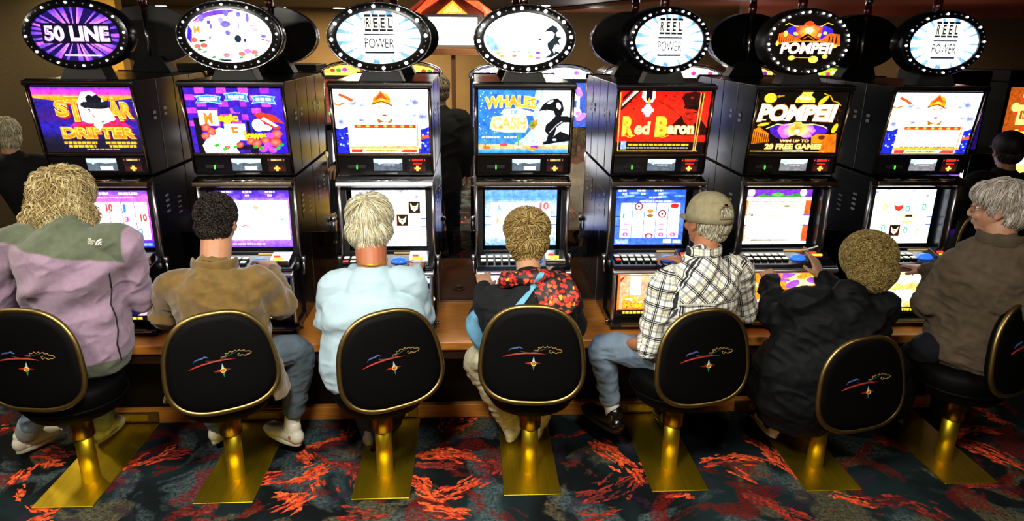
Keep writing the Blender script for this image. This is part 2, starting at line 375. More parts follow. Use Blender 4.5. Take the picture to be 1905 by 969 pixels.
for a in [([(20, 700), (70, 690), (120, 700)], 26, .03, .14, OR), ([(0, 800), (60, 790), (30, 810)], 22, .03, .12, OR),
          ([(55, 850), (140, 840), (60, 860)], 30, .03, .12, RD), ([(30, 930), (25, 900), (60, 865), (110, 860)], 34, .035, .1, OR),
          ([(60, 945), (95, 960), (60, 975)], 22, .03, .12, OR), ([(70, 830), (150, 855)], 18, .03, .12, OR),
          ([(230, 870), (290, 850), (330, 830)], 34, .03, .13, OR), ([(300, 850), (360, 842)], 14, .02, .12, RD),
          ([(480, 900), (560, 890), (600, 870)], 36, .04, .13, OR), ([(500, 930), (570, 925), (520, 950)], 30, .03, .14, OR),
          ([(330, 950), (380, 955), (400, 940)], 26, .025, .14, RD), ([(580, 830), (640, 815), (650, 800)], 26, .025, .12, OR),
          ([(590, 850), (660, 870), (655, 900)], 30, .035, .12, RD), ([(780, 850), (830, 845), (880, 855)], 60, .032, .14, OR),
          ([(778, 865), (830, 868)], 26, .02, .14, RD), ([(830, 775), (825, 795), (850, 800), (880, 780)], 40, .018, .09, OR),
          ([(770, 905), (810, 925), (850, 915), (890, 895)], 50, .03, .13, OR), ([(790, 940), (840, 955), (860, 960)], 36, .03, .13, OR),
          ([(890, 775), (930, 772)], 6, .01, .06, OR), ([(905, 860), (930, 870), (905, 890)], 24, .022, .1, RD),
          ([(1110, 825), (1150, 850), (1200, 890)], 70, .04, .13, OR), ([(1090, 930), (1140, 915), (1190, 880)], 50, .05, .13, RD),
          ([(1080, 960), (1150, 950)], 18, .03, .12, RD), ([(1240, 925), (1290, 920)], 10, .012, .09, OR),
          ([(1310, 860), (1370, 850), (1420, 860)], 40, .025, .12, OR), ([(1370, 875), (1400, 895)], 16, .02, .11, OR),
          ([(1400, 820), (1440, 845), (1500, 895)], 40, .03, .14, OR), ([(1400, 920), (1440, 945), (1500, 975)], 44, .03, .14, RD),
          ([(1550, 920), (1620, 940)], 20, .018, .14, OR), ([(1590, 850), (1620, 830), (1650, 820)], 26, .025, .1, RD),
          ([(1620, 940), (1700, 935), (1760, 965)], 40, .035, .13, RD), ([(1790, 900), (1850, 905)], 30, .03, .11, RD),
          ([(1770, 815), (1810, 830), (1905, 870)], 70, .035, .15, OR), ([(1775, 805), (1810, 800), (1850, 800)], 40, .02, .12, OR),
          ([(1800, 750), (1850, 780), (1870, 790)], 30, .02, .12, OR), ([(760, 890), (800, 915)], 30, .03, .12, OR),
          ([(1030, 815), (1080, 805)], 10, .012, .1, RD), ([(640, 960), (720, 965)], 24, .03, .12, RD),
          ([(190, 775), (160, 770), (110, 775)], 26, .03, .1, OR), ([(1090, 800), (1060, 810)], 10, .012, .1, RD),
          ([(600, 915), (585, 860), (560, 840)], 40, .03, .12, OR)]: flame(a[0], a[1], a[2], a[3], a[4])
for i in range(240):    # the same flames carry on across the rest of the room
    x, y = rn.uniform(-6, 6), rn.choice([rn.uniform(.3, 2.2), rn.uniform(5.1, 9)])
    c = lin(rn.choice(OR)); a0 = vnoise([[x, y, 0]], 5)[0]*3
    for k in range(12):
        a = a0+rn.gauss(0, .25); d = V((math.cos(a), math.sin(a), 0)); q = V((x+rn.gauss(0, .12), y+rn.gauss(0, .09), 0)); n_ = V((-d.y, d.x, 0)); z = rn.uniform(.0004, .0026)
        FL.add([(p.x, p.y, z) for p in (q-d*.06, q-n_*.011, q+d*.06, q+n_*.011)], [(0, 1, 2, 3)], lin(rn.choice(OR+RD)))
MF = attr_mat('carpet_flame_wool', 0, .95)
_n = MF.node_tree; _a = [q for q in _n.nodes if q.type == 'ATTRIBUTE'][0]; _t = _n.nodes.new('ShaderNodeTexCoord'); _x = _n.nodes.new('ShaderNodeTexNoise'); _x.inputs['Scale'].default_value = 55; _x.inputs['Detail'].default_value = 5; _r = _n.nodes.new('ShaderNodeMapRange'); _r.inputs[1].default_value = .35; _r.inputs[2].default_value = .6; _r.inputs[3].default_value = .25; _r.inputs[4].default_value = 1.1
_v = _n.nodes.new('ShaderNodeVectorMath'); _v.operation = 'SCALE'; _n.links.new(_t.outputs['Object'], _x.inputs['Vector']); _n.links.new(_x.outputs[0], _r.inputs[0]); _n.links.new(_a.outputs['Color'], _v.inputs[0]); _n.links.new(_r.outputs[0], _v.inputs['Scale']); _n.links.new(_v.outputs[0], _n.nodes['Principled BSDF'].inputs['Base Color'])
tag(FL.build('flame_pattern', MF, flo), kind='stuff')

# counter the machines stand on
CX0, CX1 = -2.34, 2.93
ct = MB().box((CX0, 3.49, .565), (CX1, 5.0, .62)).build('wooden_counter', M_WOODC, bevel=.012, seg=3)
tag(ct, 'long honey coloured wooden counter carrying the row of slot machines', 'counter')
MB().box((CX0+.02, 3.52, .50), (CX1-.02, 4.97, .565)).build('edge_moulding', M_WOODD, ct, bevel=.006)
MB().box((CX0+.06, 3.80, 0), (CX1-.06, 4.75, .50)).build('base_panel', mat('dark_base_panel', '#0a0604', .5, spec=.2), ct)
MB().box((CX0+.06, 3.755, 0), (CX1-.06, 3.80, .085)).build('kick_board', M_WOODC, ct, bevel=.004)
for i in range(7):
    x = .285+.757*(i-3)
    o = MB().box((x-.19, 3.738, .018), (x+.14, 3.755, .078)).build('floor_outlet', M_TRIM, ct, bevel=.003)
    s = MB().box((x-.1, 3.736, .028), (x+.08, 3.7385, .068))
    for k in range(2): s.box((x-.09+.1*k, 3.734, .032), (x-.03+.1*k, 3.738, .064))
    s.build('socket', M_BRASS, o)
# round brass cable ports in the counter top between the machines
for i, x in enumerate((-.088, -.85, .66, 1.42, 2.17)):
    m = MB().lathe([(.045, 0), (.045, .006), (.036, .009), (.026, .007), (.024, -.012)], (x, 4.33, .62), 24)
    tag(m.build('cable_port', M_SMOKE, smooth=True), ['round metal cable port in counter behind glass, between joker machine and whale machine',
        'round metal cable port in counter between flower machine and left joker machine', 'round metal cable port in counter between whale machine and red officer machine',
        'round metal cable port in counter between red officer machine and volcano machine', 'round metal cable port in counter between volcano machine and rightmost machine'][i], 'cable port', 'cable ports in the counter')
GM = glass_mat()
for i in range(6):
    x = .285+.757*(i-2.5)
    g = MB().box((x-.112, 4.096, .622), (x+.112, 4.104, 1.075)).build('glass_divider', GM)
    tag(g, 'smoked glass divider ' + ['between the cowboy machine and the flower machine', 'between the flower machine and the joker machine', 'with carpet showing through, between joker and whale machines',
        'between the whale machine and the red officer machine', 'between the red officer machine and the volcano machine', 'between the volcano machine and the rightmost machine'][i], 'glass divider', 'glass dividers between the machines')
    MB().box((x-.112, 4.09, .622), (x+.112, 4.11, .632)).build('channel', M_SMOKE, g)

# ------------------------------------------------------------------ artwork of the machines
def art_cowboy(a):
    a.vgrad(0, 1, [(0, '#0c0a1e'), (.2, '#171230'), (.42, '#2a1cb0'), (.55, '#3a1470'), (.74, '#241a90'), (.79, '#1b1260'), (.8, '#ff8a10'), (.86, '#ffb020'), (.9, '#ff3fb0'), (.95, '#d838ff'), (1, '#5a2ad8')])
    a.poly([(.0, .8), (.22, .73), (.3, .78), (0, .84)], '#2a1f9c'); a.poly([(1, .8), (.8, .74), (.7, .78), (1, .84)], '#2a1f9c')
    a.poly([(.28, .38), (.5, .5), (.97, .38), (.75, .48), (.5, .54), (.4, .48)], '#c01a20'); a.poly([(.3, .41), (.5, .62), (.72, .62), (.93, .41)], '#c8208c')
    a.poly([(.3, .37), (.94, .37), (.8, .44), (.42, .44)], '#e0201c')
    for k, (ch, x0, x1, y0, y1) in enumerate((('S', .19, .33, .56, .8), ('T', .31, .48, .49, .86), ('A', .73, .87, .5, .84), ('R', .86, .98, .54, .78))):
        a.text(ch, x0+.012, y0-.035, x1+.012, y1-.035, '#c8180e', .06); a.text(ch, x0, y0, x1, y1, '#ff9a14', .04, out='#ffe79a', ow=.03)
        a.text(ch, x0+.02, y0+.04, x1-.02, y1-.03, '#ffc12e', .0)
    a.poly([(.44, .5), (.44, .78), (.5, .93), (.6, .95), (.68, .86), (.74, .72), (.79, .52), (.66, .45), (.5, .46)], H('#ffffff', 1.7))
    a.poly([(.55, .55), (.57, .7), (.68, .7), (.71, .58), (.65, .5)], H('#ffe3d0', 1.3)); a.poly([(.55, .7), (.55, .62), (.6, .52), (.565, .57), (.53, .67)], '#5a1c10')
    a.ell(.61, .735, .145, .055, '#101020', rot=-.12); a.poly([(.54, .76), (.53, .85), (.57, .9), (.61, .87), (.65, .9), (.69, .84), (.68, .75)], '#0d0d18')
    a.poly([(.46, .73), (.5, .79), (.62, .77), (.74, .8), (.765, .84), (.75, .76), (.66, .71), (.5, .69)], '#181828')
    a.poly([(.56, .5), (.62, .48), (.7, .51), (.66, .47), (.6, .46)], '#2f9c48')
    a.text('DRIFTER', .21, .215, .97, .385, '#b8180c', .06); a.text('DRIFTER', .2, .225, .96, .395, '#ff8c12', .05, out='#ffd463', ow=.03); a.text('DRIFTER', .21, .28, .95, .39, '#ffcc3c', .0)
    a.poly([(.55, .43), (.59, .52), (.63, .52), (.65, .43), (.6, .35)], H('#fff6d8', 1.5))
    for x0, x1, y in ((.2, .54, .155), (.24, .52, .1), (.63, .96, .155), (.66, .94, .1)): a.greek(x0, y-.018, x1, y+.022, '#ffc21e', int(y*99+x0*7))
    a.greek(.42, .045, .76, .06, '#d6971a', 3)
def art_flowers(a, sign=False):
    a.rect(0, 0, 1, 1, '#3a18b4')
    rn = random.Random(2)
    for i in range(9):
        for j in range(6):
            if (i+j) % 2 == 0: a.rect(i*.112, .42+j*.1, i*.112+.1, .42+j*.1+.085, rn.choice(['#c83cdc', '#a02cc8', '#e04cd8']), same=j > 0)
    a.rect(.05, .0, .12, .55, '#0a0610'); a.rect(.6, 0, .68, .5, '#0a0610'); a.rect(.27, .05, 1, .12, '#140828')
    a.vgrad(.88, 1.0, [(0, '#2a10c8'), (1, '#4a28e0')])
    for x0, x1, y in ((.1, .38, .83), (.4, .66, .87), (.68, .94, .83)):
        a.poly([(x0, y-.06), (x0+.03, y), (x0, y+.055), ((x0+x1)/2, y+.075), (x1, y+.05), (x1-.02, y), (x1, y-.075), ((x0+x1)/2, y-.04)], '#9fdcff')
        a.poly([(x0+.015, y-.045), (x0+.04, y), (x0+.015, y+.04), ((x0+x1)/2, y+.06), (x1-.02, y+.035), (x1-.03, y), (x1-.015, y-.055), ((x0+x1)/2, y-.025)], '#3c8cf0')
        a.greek(x0+.05, y-.02, x1-.05, y+.03, H('#ffffff', 1.3), int(x0*50))
    a.ell(.52, .68, .04, .05, '#2a30d0'); a.rect(.63, .3, .66, .8, '#2c22c8')
    a.rect(.11, .43, .31, .67, H('#fff8d8', 1.5)); a.text('M', .165, .46, .25, .63, '#f08018', .03)
    a.text('agic', .31, .46, .52, .61, '#ffd428', .06, out='#b86a10', ow=.03)
    a.rect(.36, .2, .58, .46, H('#fffce8', 1.6)); a.text('F', .43, .24, .5, .41, '#ff7a18', .03)
    a.text('lower', .56, .22, .82, .34, '#ffcf20', .06, out='#c87a10', ow=.03)
    a.poly([(.12, 0), (.1, .12), (.2, .3), (.3, .4), (.42, .36), (.5, .2), (.45, .08), (.48, 0)], H('#fdfff4', 1.5))
    a.ell(.72, .44, .065, .1, H('#ffffff', 1.5)); a.ell(.8, .4, .06, .05, H('#fff4e4', 1.5))
    a.poly([(.69, .6), (.75, .64), (.9, .6), (1, .46), (.88, .5), (.96, .4), (.9, .37), (.78, .48)], '#f03a1c'); a.poly([(.76, .53), (.9, .41), (.93, .43), (.79, .57)], H('#ffffff', 1.2))
    for x, y, r in ((.17, .4, .05), (.22, .34, .045), (.15, .27, .045), (.62, .19, .045), (.68, .15, .05), (.78, .2, .045), (.9, .3, .055), (.88, .17, .055), (.5, .13, .035), (.36, .09, .025)):
        a.glow(x, y, r*1.1, r*1.3, '#ff9078', '#d83020', 12)
    for x, y in ((.83, .28), (.8, .12), (.84, .05), (.74, .06)): a.ell(x, y, .045, .05, '#d048e8')
    for x, y in ((.25, .12), (.33, .06), (.45, .1), (.66, .1), (.72, .08), (.9, .08), (.94, .13)): a.ell(x, y, .03, .022, '#38b428', rot=.6)
def art_joker(a):
    a.rect(0, 0, 1, 1, H('#f4f6ff', 1.5))
    W = H('#f4f6ff', 1.5)
    for x, y, rx, ry, c in ((.22, .78, .13, .09, '#5078e0'), (.3, .75, .08, .05, '#7a98ec'), (.86, .8, .15, .1, '#3454d8'), (.78, .77, .07, .05, '#6a88e8'), (.28, .52, .08, .05, '#3c5cd8'), (.06, .5, .09, .09, '#4a70e8'), (.93, .58, .12, .1, '#3c60e0'), (.85, .6, .06, .06, '#5a7cec')): a.glow(x, y, rx, ry, c, W)
    for s, x0, x1 in ((0, 0, .13), (1, .88, 1)):
        a.poly([(x0, 0), (x0, .4), (x0+.04, .38), (x1, .42), (x1, 0)], '#1c24c8')
        rn = random.Random(s)
        for k in range(16): a.ell(rn.uniform(x0+.01, x1-.01), rn.uniform(.02, .38), .012, .016, rn.choice([H('#bfe0ff', 1.3), '#0a0e60', '#4a70ff']), 8, same=k > 0)
    a.line([(.06, .92), (.16, .86), (.2, .82)], .04, '#e05a1a'); a.line([(0, .78), (.05, .75), (.11, .79)], .025, '#ef8a30'); a.line([(.86, .2), (.92, .25), (1, .27)], .05, '#e0581c')
    a.poly([(.3, .48), (.36, .62), (.44, .7), (.58, .7), (.68, .6), (.72, .48)], H('#fffbe6', 1.6))
    a.ell(.52, .63, .075, .13, H('#fff3e6', 1.6))
    a.poly([(.41, .78), (.42, .87), (.47, .92), (.5, .98), (.53, .94), (.57, .93), (.6, .86), (.6, .77), (.51, .8)], '#f0a018'); a.poly([(.44, .84), (.5, .96), (.57, .86), (.51, .83)], '#e84c1c')
    a.ell(.505, .83, .05, .035, '#f6c832'); a.line([(.4, .77), (.51, .82), (.62, .75)], .02, '#8c4a12')
    a.ell(.48, .74, .018, .012, '#f0a878'); a.ell(.56, .745, .02, .01, '#d88a60'); a.ell(.53, .6, .026, .015, '#d83830')
    a.poly([(.44, .56), (.46, .48), (.52, .5), (.6, .48), (.62, .56), (.56, .5), (.5, .52)], '#b07818')
    a.rect(.13, .07, .91, .47, H('#fff4c8', 1.4)); a.rect(.2, .4, .86, .455, '#e8401a')
    for k in range(7): a.ell(.25+k*.093, .427, .022, .018, '#ffc64a', same=k > 0)
    a.rect(.17, .12, .87, .395, H('#fffefa', 1.8)); a.rect(.87, .12, .88, .455, '#c89018')
    a.text('FREE BONUS GAME', .27, .235, .79, .275, (1.0, .93, .62), .01)
    a.greek(.2, .105, .87, .125, '#b87a10', 5); a.rect(.13, .07, .91, .1, '#f0b020')
    a.poly([(.15, .01), (.15, .065), (.28, .065), (.26, .01)], '#d83420'); a.poly([(.68, .01), (.72, .065), (.86, .065), (.86, .01)], '#d84828')
    a.rect(.29, .015, .65, .06, '#f7e27a'); a.greek(.3, .03, .64, .045, '#9a7a20', 9)
def art_whale(a, sign=False):
    a.vgrad(0, 1, [(0, '#2a8ae8'), (.06, '#5cb0f4'), (.08, '#ffb860'), (.13, '#ffd88c'), (.15, '#3c8ce4'), (.5, '#2a78e0'), (1, '#3a8cf0')])
    a.poly([(.62, 1), (.58, .7), (.62, .45), (.5, .25), (.4, .16), (.6, .12), (1, .14), (1, 1)], '#c8e6fa'); a.poly([(.7, 1), (.66, .6), (.66, .3), (1, .3), (1, 1)], H('#f2fbff', 1.2))
    rn = random.Random(8)
    for k in range(40): a.ell(rn.uniform(.01, .2), rn.uniform(.2, .98), .006, .008, '#d8ecff', 8, same=k > 0)
    a.poly([(.05, .78), (.14, .64), (.24, .7), (.6, .66), (.66, .84), (.58, .9), (.14, .94), (.13, .84)], '#3c6cd8')
    a.text('WHALES', .07, .7, .63, .88, '#ffc22c', .045, arch=.04, out=H('#fff2c0', 1.2), ow=.035)
    a.poly([(.24, .64), (.28, .71), (.45, .72), (.6, .66), (.6, .61), (.3, .6)], H('#ffffff', 1.4)); a.text('OF', .35, .63, .43, .69, '#4a90e0', .03)
    a.poly([(.12, .4), (.15, .58), (.3, .62), (.52, .6), (.55, .45), (.52, .33), (.2, .34)], '#d8ecff')
    a.text('CASH', .15, .38, .52, .58, '#ffce70', .05, arch=.01, out=H('#ffffff', 1.3), ow=.04); a.line([(.14, .36), (.3, .33), (.54, .34)], .008, '#3c7ae0')
    a.poly([(.55, .42), (.6, .38), (.65, .46), (.64, .54), (.58, .52)], '#f08a20'); a.text('$', .56, .42, .62, .51, '#3a9a30', .04)
    # plain leaping orca
    a.poly([(.66, .68), (.7, .78), (.77, .86), (.85, .88), (.91, .82), (.93, .7), (.9, .6), (.97, .6), (1, .58), (1, .5), (.93, .5), (.86, .42), (.84, .3), (.8, .22), (.9, .24), (1, .2), (1, .3), (.94, .3), (.9, .36), (.87, .26), (.79, .15), (.72, .14), (.715, .18), (.75, .2), (.77, .3), (.73, .36), (.74, .46), (.8, .53), (.84, .6), (.82, .68), (.75, .7)], '#0a0c12')
    a.poly([(.69, .66), (.76, .69), (.82, .67), (.83, .6), (.78, .53), (.72, .45), (.71, .35), (.75, .28), (.71, .2), (.63, .18), (.6, .35), (.66, .5), (.7, .58)], H('#fdfeff', 1.4))
    a.ell(.87, .76, .025, .055, H('#ffffff', 1.2), rot=.2); a.ell(.78, .82, .045, .018, '#dfe8f4', rot=.7)
    a.line([(.72, .81), (.78, .86), (.82, .87)], .012, '#aab6c8'); a.line([(.78, .33), (.86, .46), (.92, .52)], .012, '#c8d2dc'); a.ell(.93, .42, .02, .03, '#e8f4ff'); a.ell(.84, .22, .025, .018, '#e8f4ff')
    a.line([(.66, .68), (.7, .7), (.75, .68)], .01, '#0a0c12')
    a.greek(.04, .245, .24, .275, H('#fff', 1.2), 2); a.greek(.28, .245, .42, .275, H('#fff', 1.2), 4)
    for x, y, c in ((.09, .09, '#f0801c'), (.62, .1, '#8838c8'), (.28, .14, '#e05050'), (.44, .11, '#fff0b0'), (.6, .07, '#ffa030')): a.ell(x, y, .045, .03, c)
    for x in (.08, .44): a.line([(x, .12), (x, .3)], .012, '#4aa838')
def art_baron(a):
    a.rect(0, 0, 1, 1, '#e0180c'); a.vgrad(0, 1, [(0, '#0a0404'), (.18, '#120404'), (.2, '#f02010'), (.6, '#ff2c14'), (1, '#d81408')])
    for k, (x, y) in enumerate(((.12, .83), (.17, .88), (.08, .6), (.16, .72), (.27, .55), (.5, .93), (.55, .88), (.6, .92), (.47, .8))): a.ell(x, y, .009, .011, '#5a0a06', 8, same=k > 0)
    for k in range(4): a.line([(.42+k*.04, .85-k*.02), (.6+k*.03, .72-k*.04)], .006, '#8c140a')
    a.poly([(.03, .8), (.03, .73), (.2, 1), (.15, 1)], H('#ffe8d0', 1.0)); a.poly([(.03, .9), (.03, .84), (.13, 1), (.1, 1)], '#300806'); a.poly([(.0, .72), (.03, .7), (.22, 1), (.2, 1)], '#300806')
    a.poly([(.24, 1), (.235, .9), (.29, .82), (.36, .82), (.39, .9), (.38, 1)], H('#fff6e8', 1.1)); a.poly([(.28, 1), (.285, .88), (.31, .82), (.35, .88), (.35, 1)], '#100808'); a.poly([(.3, .84), (.32, .9), (.34, .84), (.32, .8)], '#e8b820')
    star = [(.315+.07*(1 if k % 2 == 0 else .62)*math.cos(k*PI/8), .7+.105*(1 if k % 2 == 0 else .62)*math.sin(k*PI/8)) for k in range(16)]
    a.poly(star, '#6a70ff'); a.ell(.315, .7, .05, .075, H('#ffffff', 1.8)); a.rect(.29, .6, .34, .8, H('#fff', 1.6)); a.rect(.25, .675, .38, .725, H('#fff', 1.6))
    # officer in a peaked cap, in shadow
    a.poly([(.6, .46), (.7, .62), (.74, .5), (.86, .5), (.9, .6), (1, .42), (1, .3), (.6, .3)], '#2a0705'); a.poly([(.71, .66), (.73, .52), (.79, .46), (.85, .47), (.88, .55), (.9, .7)], '#c22012')
    a.poly([(.68, .9), (.71, .97), (.82, 1), (.92, .96), (.94, .88), (.9, .8), (.91, .76), (.8, .76), (.71, .72), (.72, .79)], '#2c0806'); a.poly([(.73, .72), (.8, .77), (.9, .77), (.88, .69), (.82, .72)], '#150403')
    a.ell(.79, .9, .018, .022, '#8c2018'); a.line([(.75, .64), (.79, .655)], .014, '#3a0a06'); a.line([(.83, .67), (.87, .67)], .014, '#3a0a06'); a.line([(.79, .55), (.84, .56)], .01, '#6a140c')
    a.text('ed', .19, .31, .36, .52, '#fff0a0', .04, shear=.03, out='#e87a0c', ow=.03); a.text('R', .05, .29, .18, .6, '#ffd83c', .05, out='#f09a10', ow=.04); a.text('B', .42, .28, .56, .6, '#ffd83c', .05, out='#f09a10', ow=.04)
    a.text('aron', .56, .32, .86, .46, '#fff0b0', .05, out='#e8860c', ow=.035)
    for x0, x1 in ((.05, .2), (.42, .58)): a.line([(x0, .28), (x0+.04, .3), (x0+.09, .26), (x1, .3)], .012, '#ffca30')
    a.rect(.05, .07, .11, .2, H('#8fb0ff', 1.2)); a.greek(.13, .13, .82, .16, '#ffc21c', 6); a.greek(.12, .085, .82, .1, H('#fff', 1.1), 8)
    a.line([(.0, .98), (.02, .04), (.88, .04), (.885, .98)], .012, '#ffb050', 1.0); a.line([(.92, .98), (.9, .04), (.93, .04)], .012, '#ffb050')
def art_volcano(a):
    a.rect(0, 0, 1, 1, '#0a0502'); rn = random.Random(5)
    for k in range(60): a.ell(rn.uniform(.02, .98), rn.uniform(.5, .82), .008, .009, rn.choice(['#7a2808', '#50160a', '#a04810']), 7, same=k > 0)
    for x, y, rx, ry, c, rot in ((.13, .9, .07, .08, '#ffe22a', .1), (.73, .87, .03, .085, '#ffcf20', -.6), (.22, .93, .02, .02, '#c89010', 0), (.1, .48, .07, .025, '#ffd020', .3), (.79, .4, .055, .07, '#ffd63a', .5), (.93, .42, .03, .08, '#ffd020', -.2)): a.ell(x, y, rx, ry, c, rot=rot)
    a.line([(.2, .93), (.28, .94)], .014, '#d89a14'); a.line([(.72, .98), (.8, .94), (.84, .86), (.9, .84), (.94, .79)], .012, '#f0a81c'); a.poly([(.41, .83), (.42, .9), (.46, .95), (.48, 1), (.6, 1), (.58, .95), (.63, .9), (.64, .83)], '#ffd848'); a.greek(.45, .88, .6, .93, H('#fff8c0', 1.2), 2)
    # eruption sky
    a.poly([(.18, .42), (.25, .48), (.4, .5), (.48, .46), (.6, .48), (.8, .47), (.86, .4), (.84, .34), (.72, .26), (.5, .22), (.28, .26), (.2, .34)], '#4a1ab8')
    a.poly([(.3, .48), (.42, .5), (.5, .47), (.66, .48), (.72, .38), (.66, .27), (.34, .26), (.27, .38)], '#d860d8'); a.glow(.5, .37, .2, .13, H('#ffe88a', 1.3), '#c850d0', mid=.6); a.glow(.5, .42, .09, .1, '#ff8a1c', '#ffd860'); a.ell(.5, .37, .03, .04, H('#fff8d0', 1.6))
    a.poly([(.36, .22), (.44, .29), (.49, .31), (.55, .29), (.66, .22)], '#1a0c06'); a.line([(.14, .41), (.26, .49), (.34, .47), (.44, .5)], .014, '#ffe68a'); a.line([(.56, .48), (.66, .49), (.78, .46), (.84, .42)], .014, '#ffe68a')
    a.poly([(.0, .4), (.06, .44), (.18, .33), (.2, .2), (0, .16)], '#e07a10')
    for k in range(8): a.rect(.01+k*.024, .17, .021+k*.024, .37-k*.008, '#6a2404', same=k > 0)
    a.poly([(.68, .28), (.74, .33), (.88, .32), (.92, .06), (.7, .1)], '#f08a14'); a.ell(.8, .27, .04, .035, '#6a2404'); a.poly([(.8, .02), (.84, .3), (.96, .34), (1, .02)], '#d86a0c')
    a.text('POMPEII', .03, .54, .9, .8, H('#ffffff', 1.6), .05, shear=.12, bulge=.12, out='#e08818', ow=.03)
    for x in (.08, .3, .5, .68, .82): a.rect(x-.03, .55, x+.04, .565, H('#fff', 1.5), same=True)
    a.text('WIN UP TO', .32, .19, .66, .235, '#fff2a0', .04, out='#7a3808', ow=.05); a.text('20 FREE GAMES', .16, .075, .82, .165, '#fff080', .05, out='#8a4a08', ow=.04); a.line([(0, .04), (.86, .03)], .012, '#f0b030'); a.line([(.38, .06), (.62, .055)], .01, H('#fff0a0', 1.2))
TOPS = [art_cowboy, art_flowers, art_joker, art_whale, art_baron, art_volcano, art_joker]
def rays(a, c1, c2, n=26, seed=1):
    rn = random.Random(seed)
    for k in range(n):
        t = 2*PI*k/n+rn.uniform(-.05, .05); d = rn.uniform(.03, .09)
        f = lambda q, r: (.5+.5*r*math.cos(q), .5+.5*r*math.sin(q))
        a.m.add([a.P(*p, .0006+.00001*k) for p in (f(t-d*.2, .25), f(t-d, .99), f(t+d, .99), f(t+d*.2, .25))], [(0, 1, 2, 3)], (lin(c2), lin(c1), lin(c1), lin(c2)))
    a.m.hascol = True
def sign_lines(a):
    a.ell(.5, .5, .5, .5, '#140a50', 48); rays(a, '#5a34f0', '#ff8cff', 24); rays(a, '#c050f0', '#ffb0ff', 9, 3); a.L = 14
    a.rect(.12, .33, .9, .7, '#080418'); a.text('50 LINE', .145, .365, .885, .66, '#c8a0ff', .05)
    a.text('50 LINE', .155, .38, .875, .645, H('#ffffff', 1.9), .035); a.text('5', .165, .41, .225, .615, '#a868f0', 0); a.text('E', .815, .41, .862, .615, '#c078f0', 0); a.rect(.34, .1, .76, .125, H('#fff', 1.4))
def sign_flowers(a):
    a.ell(.5, .5, .5, .5, H('#f6f0ff', 2.0), 48)
    for pts, c in (([(.08, .74), (.2, .9), (.34, .965), (.5, .985), (.6, .97), (.52, .92), (.3, .86)], '#7a3cf0'), ([(.01, .45), (.04, .7), (.08, .6), (.06, .35)], '#3a20d8'), ([(.1, .72), (.18, .84), (.26, .8)], '#f08af0')): a.poly(pts, c)
    for x, y, rx, ry in ((.2, .82, .03, .06), (.47, .72, .06, .06), (.49, .92, .03, .06), (.63, .9, .025, .05), (.73, .84, .02, .08), (.49, .56, .03, .05), (.3, .68, .015, .05), (.29, .46, .025, .035)): a.ell(x, y, rx, ry, '#7a6cf0')
    a.poly([(.24, .3), (.3, .5), (.42, .52), (.46, .3), (.36, .2)], H('#ffffff', 2.2)); a.line([(.35, .6), (.45, .62), (.52, .58)], .012, '#d0c0f8'); a.ell(.42, .8, .03, .05, '#b8a8f8'); a.rect(.26, .72, .3, .78, '#5a48e0'); a.ell(.8, .62, .04, .03, '#f0c0d8'); a.line([(.62, .75), (.62, .62)], .01, '#7a6cf0'); a.ell(.9, .5, .03, .03, '#8878e8')
    a.text('M', .1, .54, .17, .68, '#f09830', .02); a.ell(.6, .45, .04, .07, '#10283a'); a.ell(.68, .42, .015, .03, '#2a2a50'); a.line([(.75, .7), (.82, .69)], .012, '#e86080'); a.line([(.86, .45), (.92, .43), (.97, .4)], .02, '#c04870')
    for x, y, c in ((.09, .42, '#f06a5a'), (.12, .3, '#f88068'), (.2, .32, '#e8604a'), (.63, .17, '#f07060'), (.7, .22, '#e890e0'), (.78, .2, '#f08080'), (.45, .14, '#e88a9a')): a.ell(x, y, .04, .045, c)
    for x, y in ((.14, .24), (.2, .2), (.18, .4), (.3, .1), (.38, .06), (.62, .1), (.8, .14)): a.ell(x, y, .03, .02, '#4aa850', rot=.5)
    a.ell(.19, .41, .04, .02, '#082018'); a.ell(.44, .045, .07, .018, '#101830')
def sign_reel(a, k=1.0, sh=0.):
    a.ell(.5, .5, .5, .5, H('#dff0ff', 1.9*k), 48); rays(a, '#58a8f4', '#ffffff', 15, 4); a.L = 14
    a.ell(.5, .5, .3, .42, H('#ffffff', 1.7*k), 30)
    for i, ch in enumerate('REEL'):
        x = .34+i*.087; a.rect(x, .62, x+.075, .93, '#101418'); a.rect(x+.006, .66, x+.069, .885, H('#fffbe0', 1.5)); a.text(ch, x+.014, .68, x+.063, .87, '#15181c', .03)
    a.rect(.33, .545, .68, .57, '#101a38'); a.text('POWER', .33, .3, .68, .49, '#10131c', .0); a.rect(.33, .2, .68, .235, '#141c34')
def sign_whale(a):
    a.ell(.5, .5, .5, .5, H('#f4fbff', 2.2), 48)
    a.poly([(.03, .4), (.02, .6), (.12, .5), (.2, .3), (.1, .27)], '#a8d8f8'); a.line([(.08, .62), (.16, .52), (.24, .54)], .012, '#a0d8e8'); a.line([(.2, .24), (.4, .27), (.6, .24)], .014, '#58a8d0')
    for x, y, c in ((.18, .22, '#d8c040'), (.22, .17, '#e0b848'), (.66, .24, '#9a50c8'), (.66, .14, '#b070d8'), (.57, .17, '#e8c860'), (.37, .18, '#f08a50')): a.ell(x, y, .03, .025, c)
    a.poly([(.72, .63), (.77, .7), (.83, .77), (.88, .74), (.9, .66), (.87, .62), (.89, .55), (.95, .54), (.9, .48), (.94, .38), (.88, .42), (.86, .3), (.93, .24), (.87, .2), (.82, .15), (.72, .14), (.8, .2), (.82, .25), (.78, .34), (.77, .42), (.84, .52), (.86, .6), (.82, .66), (.76, .65)], '#1a2a30')
    a.poly([(.84, .3), (.86, .4), (.88, .33), (.86, .22)], H('#fff', 2)); a.ell(.68, .5, .02, .02, '#604a60')
